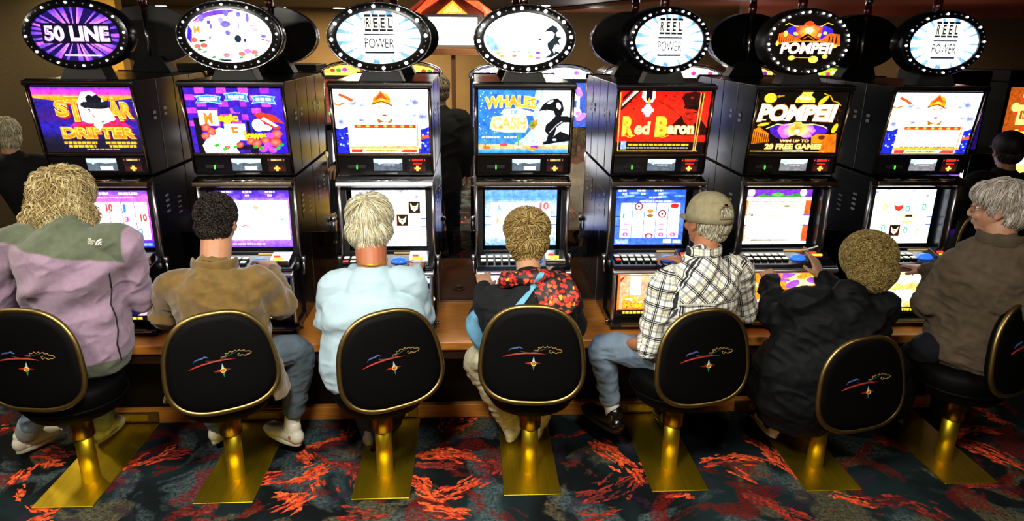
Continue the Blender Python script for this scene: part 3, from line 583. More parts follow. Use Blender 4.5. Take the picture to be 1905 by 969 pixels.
def sign_volcano(a):
    a.ell(.5, .5, .5, .5, '#0a0503', 48)
    a.poly([(.12, .62), (.2, .78), (.3, .83), (.5, .82), (.7, .83), (.82, .76), (.86, .6), (.7, .52), (.3, .5)], '#3a24c8'); a.poly([(.3, .8), (.5, .84), (.68, .8), (.66, .56), (.34, .56)], '#e04a20'); a.glow(.49, .71, .17, .15, '#ffd850', '#e04a20'); a.ell(.49, .86, .06, .05, '#f04a18'); a.ell(.49, .73, .06, .06, H('#fff2a0', 1.4))
    a.poly([(.3, .5), (.4, .6), (.48, .67), (.56, .6), (.7, .5)], '#140804'); a.line([(.42, .56), (.49, .62), (.58, .55)], .014, '#e06a18')
    for x0 in (.06, .6): a.poly([(x0, .46), (x0+.02, .66), (x0+.1, .7), (x0+.32, .56), (x0+.34, .5)], '#d8641c') if x0 < .5 else a.poly([(.58, .5), (.7, .58), (.78, .68), (.93, .66), (.96, .44)], '#d8641c')
    for k in range(7): a.rect(.09+k*.03, .49, .1+k*.03, .62-k*.012, '#4a1406', same=k > 0)
    for k in range(3): a.rect(.78+k*.05, .48, .8+k*.05, .62, '#4a1406', same=k > 0)
    a.poly([(.03, .46), (.3, .52), (.5, .53), (.7, .52), (.96, .44), (.9, .42), (.1, .42)], '#f09a20'); a.poly([(.05, .44), (.3, .5), (.5, .51), (.7, .5), (.94, .42), (.8, .1), (.2, .1)], '#080402')
    a.line([(.15, .82), (.2, .86), (.28, .81), (.34, .8)], .014, '#f0d040'); a.line([(.64, .8), (.74, .88), (.82, .84)], .014, '#f0d040')
    a.text('POMPEII', .13, .27, .85, .49, H('#fff', 1.5), .04, shear=.1, out='#c87814', ow=.02)
    for x, y, rx, ry, r in ((.29, .19, .05, .045, .4), (.6, .16, .07, .07, .5), (.76, .22, .04, .045, 0), (.02+.05, .47, .02, .05, 0), (.88, .42, .04, .03, .6), (.17, .66, .03, .06, 0), (.31, .66, .03, .04, .8), (.64, .64, .025, .04, -.4), (.72, .68, .03, .03, 0)): a.ell(x, y, rx, ry, '#ffe05a', rot=r)
    a.line([(.3, .2), (.6, .19)], .014, '#e0a020')
SIGNS = [sign_lines, sign_flowers, sign_reel, sign_whale, sign_reel, sign_volcano, sign_reel]
def reels(a, x0, x1, y0, y1, n=5, bg=H('#ffffff', 1.5), div='#8a7aa8'):
    a.rect(x0, y0, x1, y1, bg)
    for k in range(1, n): a.rect(x0+(x1-x0)*k/n-.004, y0, x0+(x1-x0)*k/n+.004, y1, div)
def scr_cowboy(a):
    a.vgrad(0, 1, [(0, '#2a2cd0'), (.1, '#3a30d8'), (.14, '#b038e8'), (.7, '#e060f0'), (.85, '#d070e8'), (1, '#4a28c0')]); a.greek(.3, .9, .42, .94, H('#fff', 1.2), 1); a.greek(.55, .9, .8, .94, H('#fff', 1.2), 2); a.greek(.2, .84, .75, .86, '#ffd890', 4)
    reels(a, .06, .9, .14, .78, 5, H('#f6f2ff', 1.7), '#4a3a60')
    for x, y in ((.43, .62), (.86, .45), (.08, .3)): a.text('10', x-.07, y, x+.02, y+.13, '#e0483a', .06)
    a.text('J', .56, .6, .62, .74, '#4a8ae0', .06); a.text('3', .58, .44, .64, .54, '#c050a0', .06); a.text('Q', .74, .2, .8, .34, '#60a8e0', .05); a.greek(.06, .03, .9, .08, '#8ab0ff', 7)
def scr_flowers(a):
    a.vgrad(0, 1, [(0, '#8a50e8'), (.1, '#b070f8'), (.8, '#c890ff'), (.86, '#6a3cd8'), (1, '#4024c0')]); rn = random.Random(3)
    for k in range(14): a.ell(rn.uniform(.05, .95), rn.uniform(.84, .96), .05, .035, rn.choice(['#9a60f0', '#5030c8', '#7c50e4']), same=k > 0)
    for x in (.08, .36, .66): a.greek(x, .93, x+.13, .96, H('#e8e0ff', 1.2), int(x*9)); a.greek(x+.03, .87, x+.09, .9, H('#fff', 1.3), 3)
    reels(a, .05, .95, .12, .8, 5, H('#ffffff', 1.9), '#e8d8f4'); a.ell(.52, .68, .035, .03, '#f0b080'); a.ell(.86, .48, .03, .02, '#90d8b0'); a.line([(.3, .35), (.36, .38), (.42, .34)], .02, '#f0a0b8'); a.greek(.05, .04, .6, .07, '#dcc8ff', 5)
def scr_joker(a):
    a.rect(0, 0, 1, 1, H('#eef4ff', 1.8))
    for x, y, rx, ry in ((.12, .92, .12, .07), (.66, .94, .1, .04), (.88, .86, .13, .12), (.3, .97, .1, .04), (.03, .6, .06, .1)): a.glow(x, y, rx, ry, '#8898ec', H('#eef4ff', 1.8))
    a.rect(.93, .47, 1, .49, '#3050d8'); a.rect(0, .47, .05, .49, '#3050d8'); a.rect(.93, .33, 1, .35, '#3050d8')
    reels(a, .08, .92, .12, .74, 5, H('#fdfeff', 2.0), '#eef2ff')
def dark_tile(a, x, y):
    a.rect(x-.005, y-.007, x+.155, y+.197, '#f06a20'); a.rect(x, y, x+.15, y+.19, '#140a06'); a.poly([(x+.02, y+.17), (x+.05, y+.12), (x+.1, y+.12), (x+.13, y+.17), (x+.12, y+.07), (x+.075, y+.02), (x+.03, y+.07)], H('#fff0b0', 1.5)); a.ell(x+.075, y+.09, .015, .012, '#a87820')
def scr_joker_a(a): scr_joker(a); dark_tile(a, .77, .58); dark_tile(a, .6, .36); a.line([(.05, .02), (.08, .1)], .01, '#88c0ff'); a.line([(.56, .06), (.58, .1)], .02, '#88c0ff')
def scr_joker_b(a):
    scr_joker(a)
    for k, (x, y, c) in enumerate(((.28, .66, '#f0c060'), (.62, .62, '#60a8e8'), (.86, .66, '#58b8a0'), (.3, .28, '#70c0a8'), (.64, .24, '#78c8a0'), (.82, .2, '#f0c8a0'))): a.ell(x, y, .035, .06, c); a.ell(x, y, .016, .035, H('#fff', 1.6))
    a.poly([(.4, .7), (.44, .6), (.5, .58), (.55, .64), (.53, .7), (.47, .67)], '#d8341c'); dark_tile(a, .4, .14); a.rect(.58, .36, .72, .53, '#f0d880'); a.ell(.65, .44, .05, .05, H('#fff', 1.6)); a.rect(.6, .48, .7, .52, '#3a1a08')
def scr_whale(a):
    a.vgrad(0, 1, [(0, '#70b0ff'), (.15, '#d0e4ff'), (.7, '#c8e0ff'), (.85, '#58a0f8'), (1, '#88b8f8')]); reels(a, .08, .92, .14, .76, 5, H('#f4faff', 1.6), '#c0d8f8')
    a.rect(0, .5, .1, .515, '#2a70e0'); a.rect(0, .36, .1, .375, '#2a70e0'); a.rect(.92, .5, 1, .515, '#2a70e0'); a.rect(.92, .36, 1, .375, '#2a70e0'); a.rect(.1, .8, .9, .815, '#70a8f0')
    a.text('10', .76, .63, .89, .76, '#e07070', .06); a.text('A', .16, .6, .24, .72, '#a0c8f0', .04); a.text('K', .16, .4, .24, .5, '#e8c890', .04); a.rect(.0, .06, .3, .12, '#b0d0ff')
def scr_baron(a):
    a.vgrad(0, 1, [(0, '#4a80f0'), (.1, '#3a68e8'), (.55, '#5a8cf4'), (.8, '#2a58d8'), (1, '#3060e0')]); rn = random.Random(6)
    for k in range(12): a.ell(rn.uniform(.0, 1), rn.uniform(.76, .95), .08, .02, rn.choice(['#6aa0f8', '#4a80f0', '#8ab4fc']), same=k > 0)
    for x in (.04, .3, .55): a.greek(x, .94, x+.12, .97, H('#fff', 1.2), int(x*9)); a.greek(x+.06, .88, x+.12, .92, H('#fff', 1.2), 3)
    a.greek(.48, .82, .66, .85, H('#fff', 1.2), 5); a.greek(.35, .76, .8, .78, H('#fff', 1.1), 9)
    for k in range(5):
        x = .09+k*.17; a.rect(x, .12, x+.16, .74, H('#f4f8ff', 1.5))
        y = .68 if k in (1, 4) else .55
        if k == 2: a.ell(x+.08, .6, .045, .035, '#c88a30'); a.ell(x+.08, .52, .045, .03, '#b07020'); a.ell(x+.08, .16, .06, .05, '#b03a30'); a.ell(x+.08, .15, .035, .03, H('#fff', 1.4))
        elif k in (1, 3): a.ell(x+.08, y, .06, .07, '#8a1c28'); a.ell(x+.08, y, .04, .05, H('#fff', 1.5)); a.ell(x+.08, y, .015, .02, '#8a1c28')
        elif k == 4: a.ell(x+.08, .69, .06, .045, '#d02820')
        if k in (0, 3, 4): a.text('Q', x+.04, .14, x+.12, .22, '#d850a8', .08)
        if k in (0, 3): [a.ell(x+.08, yy, .05, .02, '#f0a8d8') for yy in (.28, .36)]
        if k == 0: a.text('K', x+.03, .45, x+.07, .55, '#50a888', .04)
    a.rect(0, .5, .08, .515, '#1a3cc0'); a.rect(0, .33, .08, .345, '#1a3cc0'); a.rect(.72, .03, .84, .1, H('#fff', 1.3)); a.rect(.03, .02, .22, .1, '#a8c4ff'); a.greek(.86, .03, .98, .09, '#d0e0ff', 4)
def scr_volcano(a):
    a.vgrad(0, 1, [(0, '#fdf8e0'), (.06, '#ffffff'), (.78, '#fff6d8'), (.84, '#6a28b8'), (1, '#8a3ce0')]); a.poly([(.15, .83), (.3, .9), (.4, .86), (.5, .94), (.62, .86), (.78, .91), (.9, .83)], '#3a9838')
    a.rect(0, .84, .1, 1, '#d070f0'); a.ell(.12, .92, .05, .07, H('#fff8e0', 1.3)); a.ell(.87, .92, .05, .07, H('#fff8e0', 1.3)); a.ell(.5, .88, .1, .03, '#60c050'); a.rect(0, .78, 1, .84, H('#fffce8', 1.5))
    a.rect(0, 0, .08, .78, '#f08a30'); a.rect(.92, 0, 1, .78, '#e8602a'); a.rect(0, .34, .09, .52, H('#e8f0ff', 1.2)); a.rect(.91, .34, 1, .52, H('#e8f0ff', 1.2))
    for y in (.51, .33): a.rect(0, y, .09, y+.02, '#2a50e0'); a.rect(.91, y, 1, y+.02, '#2a50e0')
    a.rect(.085, .1, .915, .77, '#c8b060'); reels(a, .095, .905, .11, .76, 5, H('#fffef4', 1.7), '#f4ecd0')
    for x in (.12, .3, .48, .66): a.rect(x, .75, x+.12, .758, '#306030')
    a.ell(.65, .68, .05, .02, '#a88860'); a.ell(.14, .53, .04, .05, '#e8d8c0'); a.ell(.16, .52, .02, .02, '#806850'); a.ell(.48, .5, .07, .04, '#f4ecd0'); a.ell(.82, .52, .06, .06, '#f4e8cc'); a.ell(.15, .3, .05, .04, '#e0eef8'); a.rect(.18, .06, .72, .075, '#706020'); a.rect(.18, .08, .72, .087, '#c02818'); a.rect(0, 0, 1, .05, H('#ffffff', 1.6))
SCRS = [scr_cowboy, scr_flowers, scr_joker_a, scr_whale, scr_baron, scr_volcano, scr_joker_b]
def belly(cols, seed):
    def f(a):
        a.rect(0, 0, 1, 1, cols[0]); rn = random.Random(seed)
        for k in range(26): a.ell(rn.uniform(0, 1), rn.uniform(.15, 1), rn.uniform(.03, .14), rn.uniform(.03, .12), rn.choice(cols[1:]), rot=rn.uniform(0, 3))
        a.rect(.03, .3, .97, .36, cols[1]); a.rect(0, 0, 1, .13, '#0c0606'); a.greek(.08, .035, .9, .1, '#e8d23c', seed)
    return f
def belly_baron(a):
    a.rect(0, 0, 1, 1, '#f07830'); a.rect(.03, .16, .97, .97, '#ffb488'); a.poly([(.03, .9), (.1, .97), (.03, .8)], '#c01810'); a.rect(.16, .5, .3, .95, H('#fff8f0', 1.4)); a.rect(.4, .55, .7, .95, H('#ffffff', 1.4)); a.ell(.5, .8, .03, .2, '#b0c8f0')
    for x, y in ((.15, .4), (.3, .32), (.45, .45), (.6, .35), (.8, .4)): a.ell(x, y, .09, .09, '#ffc040'); a.ell(x, y-.02, .05, .05, H('#fff0c0', 1.4))
    a.text('Red Baron', .08, .17, .92, .36, '#ffb820', .05, out='#e05a10', ow=.04); a.rect(0, 0, 1, .13, '#0c0606'); a.greek(.08, .035, .9, .1, '#e8d23c', 3)
BELS = [belly(['#14104a', '#3a3cc8', '#ffd060', '#e8b0ff', '#2a18a0'], 2), belly(['#3a1890', '#8a48d0', '#4ab868', '#6a50e0', '#c050d0'], 3), belly(['#e8f0ff', '#ffffff', '#d8e8ff', '#fff0c8'], 4),
        belly(['#50a0f0', '#c0e0ff', '#ffffff', '#3070d0'], 5), belly_baron, belly(['#ff9820', '#fff0a0', '#ffd050', '#f06018', '#a850c8'], 6), belly(['#fffbe8', '#ffffff', '#ffe8a8', '#ffd070'], 7)]
# ------------------------------------------------------------------ slot machines
M_GREEN = mat('green_led', '#4aff3a', .4, emit=3); M_AMBER = mat('amber_led', '#ff9a1c', .4, emit=4); M_REDL = mat('red_led', '#ff1c14', .4, emit=4)
M_BULB = mat('lit_bulb', '#f4f6ff', .3, emit=14); M_BULBD = mat('dim_bulb', '#9aa0a8', .3, emit=.12); M_BTN = mat('button_cap', '#e8ecd8', .35, emit=.55); M_BTNR = mat('red_button_cap', '#ff3a3a', .35, emit=.7)
M_PLAY = mat('blue_play_button', '#2f6fe8', .2, emit=.9); M_CANR = mat('red_candle_lens', '#4a0806', .15, emit=.03, coat=.5); M_GRILL = mat('speaker_grille', '#5c5f66', .35, .7, bump=.4, bscale=700)
M_PANEL = mat('tracking_panel', '#0a0b0f', .25, coat=.3); M_SIDE = mat('cabinet_side_panel', '#090c0e', .22, spec=.45)
BULB = MB().ball((0, 0, 0), .0088, 8, 6).mesh('bulb'); BULB.materials.append(M_BULB); BULBS = MB().ball((0, 0, 0), .0038, 8, 6).mesh('bulb'); BULBS.materials.append(M_BULBD)
BMID = MB().ball((0, 0, 0), .0055, 8, 6).mesh('bulb'); BMID.materials.append(M_BULB)
MW = .264
def machine(i, loc, label, group, rz=0, back=False):
    t = empty('slot_machine', loc, label, 'slot machine', group, rz)
    # lower cabinet: side walls, recess round the screen, belly block
    m = MB()
    for s in (-1, 1): m.box((min(s*.235, s*MW), .25, 0), (max(s*.235, s*MW), .68, .83))
    m.box((-.235, .345, 0), (.235, .68, .83)); m.box((-.235, .25, .775), (.235, .345, .83)); m.box((-.235, .25, 0), (.235, .345, .39)); m.box((-.25, .075, 0), (.25, .25, .335))
    cab = m.build('cabinet', M_SIDE, t, bevel=.003)
    for s in (-1, 1):
        v = MB().box((s*MW-.0015, .355, .575), (s*MW+.0015, .565, .72))
        for k in range(4): v.box((s*MW-.003, .36+.0, .70-.03*k), (s*MW+.003, .40, .712-.03*k))
        for k in range(4): v.box((s*MW-.003, .52, .66-.03*k), (s*MW+.003, .56, .668-.03*k))
        two_tone(v, 'vent', M_SIDE, mat('bright_vent', '#c8ccd4', .3, .6), cab)
        # lock and hinge hardware on the cabinet edge
        MB().lathe([(.012, -.016), (.016, -.012), (.016, .012), (.012, .016)], (s*(MW+.012), .232, .37), 12).tube([(s*(MW+.012), .232, .37), (s*(MW+.012), .232, .31), (s*(MW+.004), .232, .28)], .008).build('lock', M_SATIN, t, smooth=True)
    fr = MB()
    for a, b in (((-.252, .238, .395), (-.222, .25, .78)), ((.222, .238, .395), (.252, .25, .78)), ((-.222, .238, .762), (.222, .25, .78)), ((-.222, .238, .395), (.222, .25, .41))): fr.box(a, b)
    fr.build('screen_bezel', M_MATTE, t, bevel=.002)
    a = Art(quadP((-.208, .338, .41), (.208, .338, .41), (.208, .338, .752), (-.208, .338, .752))); SCRS[i](a); a.build('game_screen', M_LIT, t)
    for s in (-1, 1):   # chrome edge rails
        MB().tube([(s*.257, .236, .385), (s*.257, .236, .81)], .0105, 8).build('edge_rail', M_SATIN, t, smooth=True)
        MB().tube([(s*.259, .232, .86), (s*.259, .155, 1.325)], .0065, 8).build('side_trim', M_SMOKE, t, smooth=True)
        MB().tube([(s*.243, .07, .34), (s*.247, .066, .3), (s*.247, .06, .06), (s*.243, .07, .03)], .011, 8).build('belly_rail', M_SATIN, t, smooth=True)
    # chrome shelf with speakers
    sh = MB().prism([(.25, .79), (.175, .792), (.16, .80), (.165, .822), (.25, .84)], -.262, .262).build('speaker_shelf', M_SATIN if i == 2 else M_SMOKE, t, bevel=.003)
    for x in (-.165, .165): MB().lathe([(.05, 0), (.05, .004), (.042, .007), (.038, .004)], (x, .205, .826), 24, 1, .5).build('speaker', M_GRILL, sh, smooth=True)
    MB().lathe([(.07, 0), (.07, .004), (.06, .006)], (0, .205, .826), 24, 1, .42).build('centre_badge', M_SMOKE if i in (0, 4, 5, 6) else M_CHROME, sh, smooth=True)
    # sloping button deck
    dk = MB().prism([(.25, .40), (.055, .375), (.03, .355), (.03, .335), (.055, .322), (.25, .33)], -.26, .26).build('button_deck', M_PANEL, t, bevel=.004, seg=3)
    MB().prism([(.05, .367), (.022, .35), (.018, .335), (.05, .318)], -.263, .263).build('deck_nose', M_SATIN, dk, bevel=.006, seg=3)
    tilt = math.atan2(.025, .195)
    for r in range(2):
        for k in range(6):
            x = -.222+k*.041; y = .10+r*.05; z = .375+(y-.055)*.128
            b = MB().box((x-.016, y-.018, z), (x+.016, y+.018, z+.012)).build('button', M_MATTE, dk, bevel=.002)
            MB().box((x-.014, y-.012, z+.012), (x+.014, y+.016, z+.0165)).build('button_cap', M_BTNR if (r == 0 and k == 0 and i in (2, 4)) else M_BTN, b, bevel=.0015)
    MB().lathe([(.042, 0), (.042, .008), (.034, .014), (.03, .022), (.012, .028)], (.066, .125, .382), 24, 1.1, .8).build('play_button', M_PLAY, dk, smooth=True)
    bl = MB().prism([(.21, .392), (.08, .378), (.085, .402), (.19, .425)], .125, .235).build('bill_acceptor', M_CHROME if i in (1, 2, 3) else M_PANEL, dk, bevel=.004)
    MB().box((.142, .105, .4), (.2, .116, .414)).build('bill_slot', M_AMBER, bl); MB().box((.142, .13, .408), (.175, .14, .42)).build('bill_light', M_REDL, bl)
    MB().box((.03, .225, .398), (.2, .243, .404)).build('light_bar', mat('amber_strip', '#caa860', .3, emit=.5 if i in (0, 5, 6) else .25), dk)
    # belly glass and ledge
    a = Art(quadP((-.222, .07, .07), (.222, .07, .07), (.222, .07, .315), (-.222, .07, .315))); BELS[i](a); a.build('belly_glass', M_LIT, t)
    MB().prism([(.25, .0), (.02, .0), (.012, .012), (.02, .03), (.075, .045), (.25, .045)], -.262, .262).build('belly_ledge', M_BLACK, t, bevel=.004)
    MB().box((-.2, .013, .022), (.24, .02, .03)).build('ledge_strip', M_CHROME, t)
    MB().cyl((-.262, .06, .04), (-.285, .06, .04), .012).cyl((.262, .06, .04), (.285, .06, .04), .012).build('hinge', M_SMOKE, t, smooth=True)
    # top box leaning forward
    tb = MB().prism([(.247, .846), (.17, 1.333), (.17, 1.345), (.68, 1.345), (.68, .846)], -MW, MW).build('top_box', M_SIDE, t, bevel=.004)
    MB().prism([(.172, 1.318), (.148, 1.322), (.15, 1.345), (.2, 1.352), (.2, 1.345)], -.272, .272).build('top_lip', M_BLACK, tb, bevel=.003)
    MB().box((-.262, .146, 1.334), (.262, .15, 1.339)).build('lip_trim', M_CHROME if i < 5 else M_SMOKE, tb)
    for s in (-1, 1):
        v = MB().box((s*MW-.0015, .355, 1.125), (s*MW+.0015, .535, 1.19))
        for j, (y, z) in enumerate(((.36, 1.16), (.36, 1.13), (.5, 1.17), (.5, 1.14))): v.box((s*MW-.004, y, z), (s*MW+.004, y+.03, z+.016))
        two_tone(v, 'vent', M_SIDE, mat('bright_vent', '#c8ccd4', .3, .6), tb)
        MB().box((s*MW-.002, .44, .85), (s*MW+.002, .445, 1.34)).build('panel_seam', M_GRILL, tb)
    def fy(z): return .247-(z-.846)*.158-.0025
    a = Art(quadP((-.246, fy(.972), .972), (.246, fy(.972), .972), (.246, fy(1.312), 1.312), (-.246, fy(1.312), 1.312))); TOPS[i](a); a.build('artwork_glass', M_LIT, t)
    MB().prism([(fy(.955)+.002, .953), (fy(.955)-.008, .955), (fy(.968)-.008, .967), (fy(.968)+.002, .969)], -.256, .256).build('divider_rail', M_SMOKE, t, bevel=.002)
    z0, z1 = .862, .948
    pn = MB().plate([(-.25, fy(z0), z0), (.25, fy(z0), z0), (.25, fy(z1), z1), (-.25, fy(z1), z1)], (0, -.006, -.001)).build('tracking_panel', M_PANEL, t)
    def PQ(x0, za, x1, zb, d=.007): return quadP((x0, fy(za)-d, za), (x1, fy(za)-d, za), (x1, fy(zb)-d, zb), (x0, fy(zb)-d, zb))
    a = Art(PQ(-.06, .872, .095, .94))
    a.rect(0, 0, 1, 1, '#55606c' if i < 5 else '#7a7a7c'); a.poly([(0, 1), (0, .7), (.15, .62), (.2, .5), (.26, .62), (.42, .68), (.62, .58), (1, .7), (1, 1)], H('#c4ecff', 1.1))
    if i in (0, 1, 3): a.rect(.42, .06, .84, .38, H('#ffffff', 1.2))
    else: a.greek(.2, .6, .9, .7, H('#ffffff', 1.1), 2); a.greek(.35, .46, .75, .54, '#dfeaf4', 3)
    a.build('info_display', M_LIT, pn)
    MB().box((-.2, fy(.895)-.016, .885), (-.1, fy(.895)-.004, .905)).build('card_slot', M_MATTE, pn, bevel=.003)
    MB().box((-.152, fy(.895)-.02, .884), (-.147, fy(.895)-.015, .904)).build('green_light', M_GREEN, pn)
    a = Art(PQ(.13, .868, .225, .945)); a.rect(0, 0, 1, 1, '#0c0a10'); a.rect(.05, .03, .95, .42, '#3a1006'); red = i in (2, 4, 5, 6)
    a.rect(.2, .76, .8, .92, H('#ff2410', 1.6) if red else '#c8a860')
    if red: a.rect(.25, .54, .75, .64, H('#ff1808', 1.4))
    a.rect(.42, .04, .56, .42, H('#ffa848', 1.8)); a.rect(.32, .17, .66, .29, H('#ffa848', 1.8)); a.ell(.06, .85, .03, .05, '#ff4030'); a.ell(.92, .85, .03, .05, '#ff5040')
    a.build('lit_buttons', M_LIT, pn)
    # oval sign on its stand, bulbs round the rim
    yaw = [0, 0, 0, 0, 20, 10, 8][i]*PI/180
    st = MB(); st.plate([(-.12, .22, 1.345), (.12, .22, 1.345), (.075, .24, 1.44), (-.075, .24, 1.44)], (0, .12, 0))
    st.build('sign_stand', M_MATTE, t, bevel=.004)
    sg = MB(); n = 56; R1, R2, r1, r2 = .266, .172, .216, .131
    prof = [(1.0, .055), (1.0, -.02), (.97, -.034), (.90, -.038)]
    rings = [[(R1*k*math.cos(2*PI*j/n), y, R2*(1-(1-k)*1.5)*math.sin(2*PI*j/n)) for j in range(n)] for k, y in prof] + [[(r1*math.cos(2*PI*j/n), -.038, r2*math.sin(2*PI*j/n)) for j in range(n)], [(r1*.99*math.cos(2*PI*j/n), -.028, r2*.99*math.sin(2*PI*j/n)) for j in range(n)]]
    vs = [p for r in rings for p in r]; fs = [(k*n+j, k*n+(j+1) % n, (k+1)*n+(j+1) % n, (k+1)*n+j) for k in range(5) for j in range(n)] + [tuple(range(n)), tuple(range(6*n-1, 5*n-1, -1))]
    so = MB().add(vs, fs).build('oval_sign', M_BLACK if i != 5 else mat('dark_brown_sign', '#17110a', .4), t, fixn=True); so.location = (0, .25, 1.568); so.rotation_euler = (0, 0, yaw)
    so.data.polygons.foreach_set('use_smooth', [True]*len(so.data.polygons)); bmod = so.modifiers.new('b', 'EDGE_SPLIT'); bmod.split_angle = .7
    a = Art(quadP((-r1, -.03, -r2), (r1, -.03, -r2), (r1, -.03, r2), (-r1, -.03, r2)), .00006); SIGNS[i](a); a.build('sign_face', M_LIT, so)
    if i in (1, 2, 3): MB().tube([(R1*1.0*math.cos(2*PI*j/48), -.022, R2*1.0*math.sin(2*PI*j/48)) for j in range(48)], .0035, 6, closed=True).build('rim_trim', M_CHROME, so, smooth=True)
    nb = 12 if i in (0, 6) else 24
    for j in range(36):
        q = 2*PI*j/36+.08; big = j % 3 == 0; p = (.242*math.cos(q), -.041, .152*math.sin(q))
        me = BULB if big and i in (2, 3) else BMID if big or (i in (3, 4, 5) and j % 3 == 1) else BULBS
        b = bpy.data.objects.new('bulb', me); COL.objects.link(b); b.parent = so; b.location = p
    # candle light behind the sign
    c = MB().lathe([(.012, 0), (.012, .4)], (0, .33, 1.345), 12).build('candle_pole', M_CHROME, t, smooth=True)
    MB().lathe([(.022, 0), (.024, .005), (.024, .055), (.021, .06)], (0, .33, 1.735), 20).build('candle_lens', M_CANR, c, smooth=True)
    MB().lathe([(.023, 0), (.023, .035), (.018, .042), (.012, .045)], (0, .33, 1.795), 20).build('candle_cap', M_CHROME, c, smooth=True)
    return t
ML = ['slot machine with cowboy hat artwork and purple oval sign, before the curly haired woman',
      'slot machine with purple flower and banner artwork, before the man in the suede jacket',
      'slot machine with joker artwork and REEL POWER sign, before the woman in pale blue',
      'slot machine with blue orca artwork, before the woman with the red leaf scarf',
      'slot machine with red officer artwork, before the man in the plaid shirt',
      'slot machine with gold and black volcano artwork, before the woman in the black coat',
      'rightmost front row slot machine with joker artwork beside the man in glasses']
for i in range(7): machine(i, (.285+.757*(i-3), 3.60, .62), ML[i], 'front row of slot machines')
BL_ = ['behind the cowboy machine', 'behind the flower machine', 'behind the left joker machine', 'behind the orca machine', 'behind the red officer machine', 'behind the volcano machine', 'behind the rightmost joker machine']
for i in range(7):
    machine((i*3+5) % 7 if (i*3+5) % 7 != i else (i+1) % 7, (.285+.757*(i-3)-.0, 4.965, .62), 'black slot machine facing away ' + BL_[i] + ', dark oval sign', 'back row of slot machines facing away', PI, True)

# ------------------------------------------------------------------ stools
def logo_mesh():
    P = lambda x, z: (x*.0244-.0, -.004, z*.0244-.016)
    m = MB()
    def st(pts, c, r=.0028): m.tube([P(*p) for p in pts], r, 5, lin(c))
    # galloping horse outline: back of blue, mane and muzzle in cream, red ground stroke, green belly
    m.tube([P(x, z) for x, z in ((-4.6, 1.0), (-4.2, 1.5), (-3.6, 1.65), (-3.0, 1.7), (-2.4, 1.95), (-2.1, 1.75), (-1.7, 1.6))], [.001, .003, .0045, .0045, .0045, .004, .001], 6, lin('#2c4472'))
    st([(-2.4, 1.2), (-1.5, .95), (-.4, .85), (.9, 1.1), (2.2, 1.6), (3.0, 1.75)], '#173a26', .0018)
    st([(.3, 1.35), (1.0, 1.35), (1.3, 1.6), (1.1, 1.95), (1.6, 1.8), (2.0, 2.15), (2.4, 1.9), (2.9, 2.2), (3.1, 1.9), (3.7, 2.1), (3.9, 1.8), (4.5, 1.9), (4.6, 1.6), (5.4, 1.5), (5.7, 1.2), (5.3, .9), (4.9, .95), (4.6, .75), (3.9, 1.1), (3.6, .8), (3.3, 1.0), (3.3, 1.35), (3.6, 1.35)], '#8f7038', .0022)
    m.tube([P(x, z) for x, z in ((-5.6, -.1), (-4.5, .25), (-3, .55), (-1, .75), (1, .75), (2.8, .55))], [.0015, .004, .0048, .0048, .004, .001], 6, lin('#8c180f'))
    for dx, dz, c in ((0, 1.35, '#8fb4c8'), (0, -1.4, '#1f6a4a'), (-1.7, 0, '#8a1a10'), (1.5, 0, '#4a0e0c')):
        a = V(P(.3, -1.2)); b = V(P(.3+dx, -1.2+dz)); d = b-a; nn = V((-d.z, 0, d.x)).normalized()*.006
        q = a.lerp(b, .35); m.add([a, q+nn, b, q-nn, a+V((0, -.003, 0)), q+nn+V((0, -.002, 0)), b, q-nn+V((0, -.002, 0))], [(4, 7, 6, 5), (0, 1, 2, 3), (4, 5, 1), (7, 4, 3)], lin(c))
    m.tube([V(P(.3, -1.2))+V((.011*math.cos(q), -.003, .009*math.sin(q))) for q in np.linspace(0, 2*PI, 12, endpoint=False)], .0028, 5, lin('#d8b048'), closed=True)
    m.ball(V(P(.3, -1.2))+V((0, -.003, 0)), (.006, .003, .006), 8, 6, col=lin('#c8602a'))
    return m
def back_outline(q, s=1.0):
    c, sn = math.cos(q), math.sin(q); e = 2/2.9
    x = math.copysign(abs(c)**e, c)*.238; z = math.copysign(abs(sn)**e, sn)*.232
    x *= 1.0-.10*(z/.232)+.0*z - .06*max(0, z/.232)**2 - .05*max(0, -z/.232)**3*2.0
    z += -.012*(x/.238)**2
    return x*s, z*s
def ypad(x, z): return .35*x*x      # curved gently round the sitter
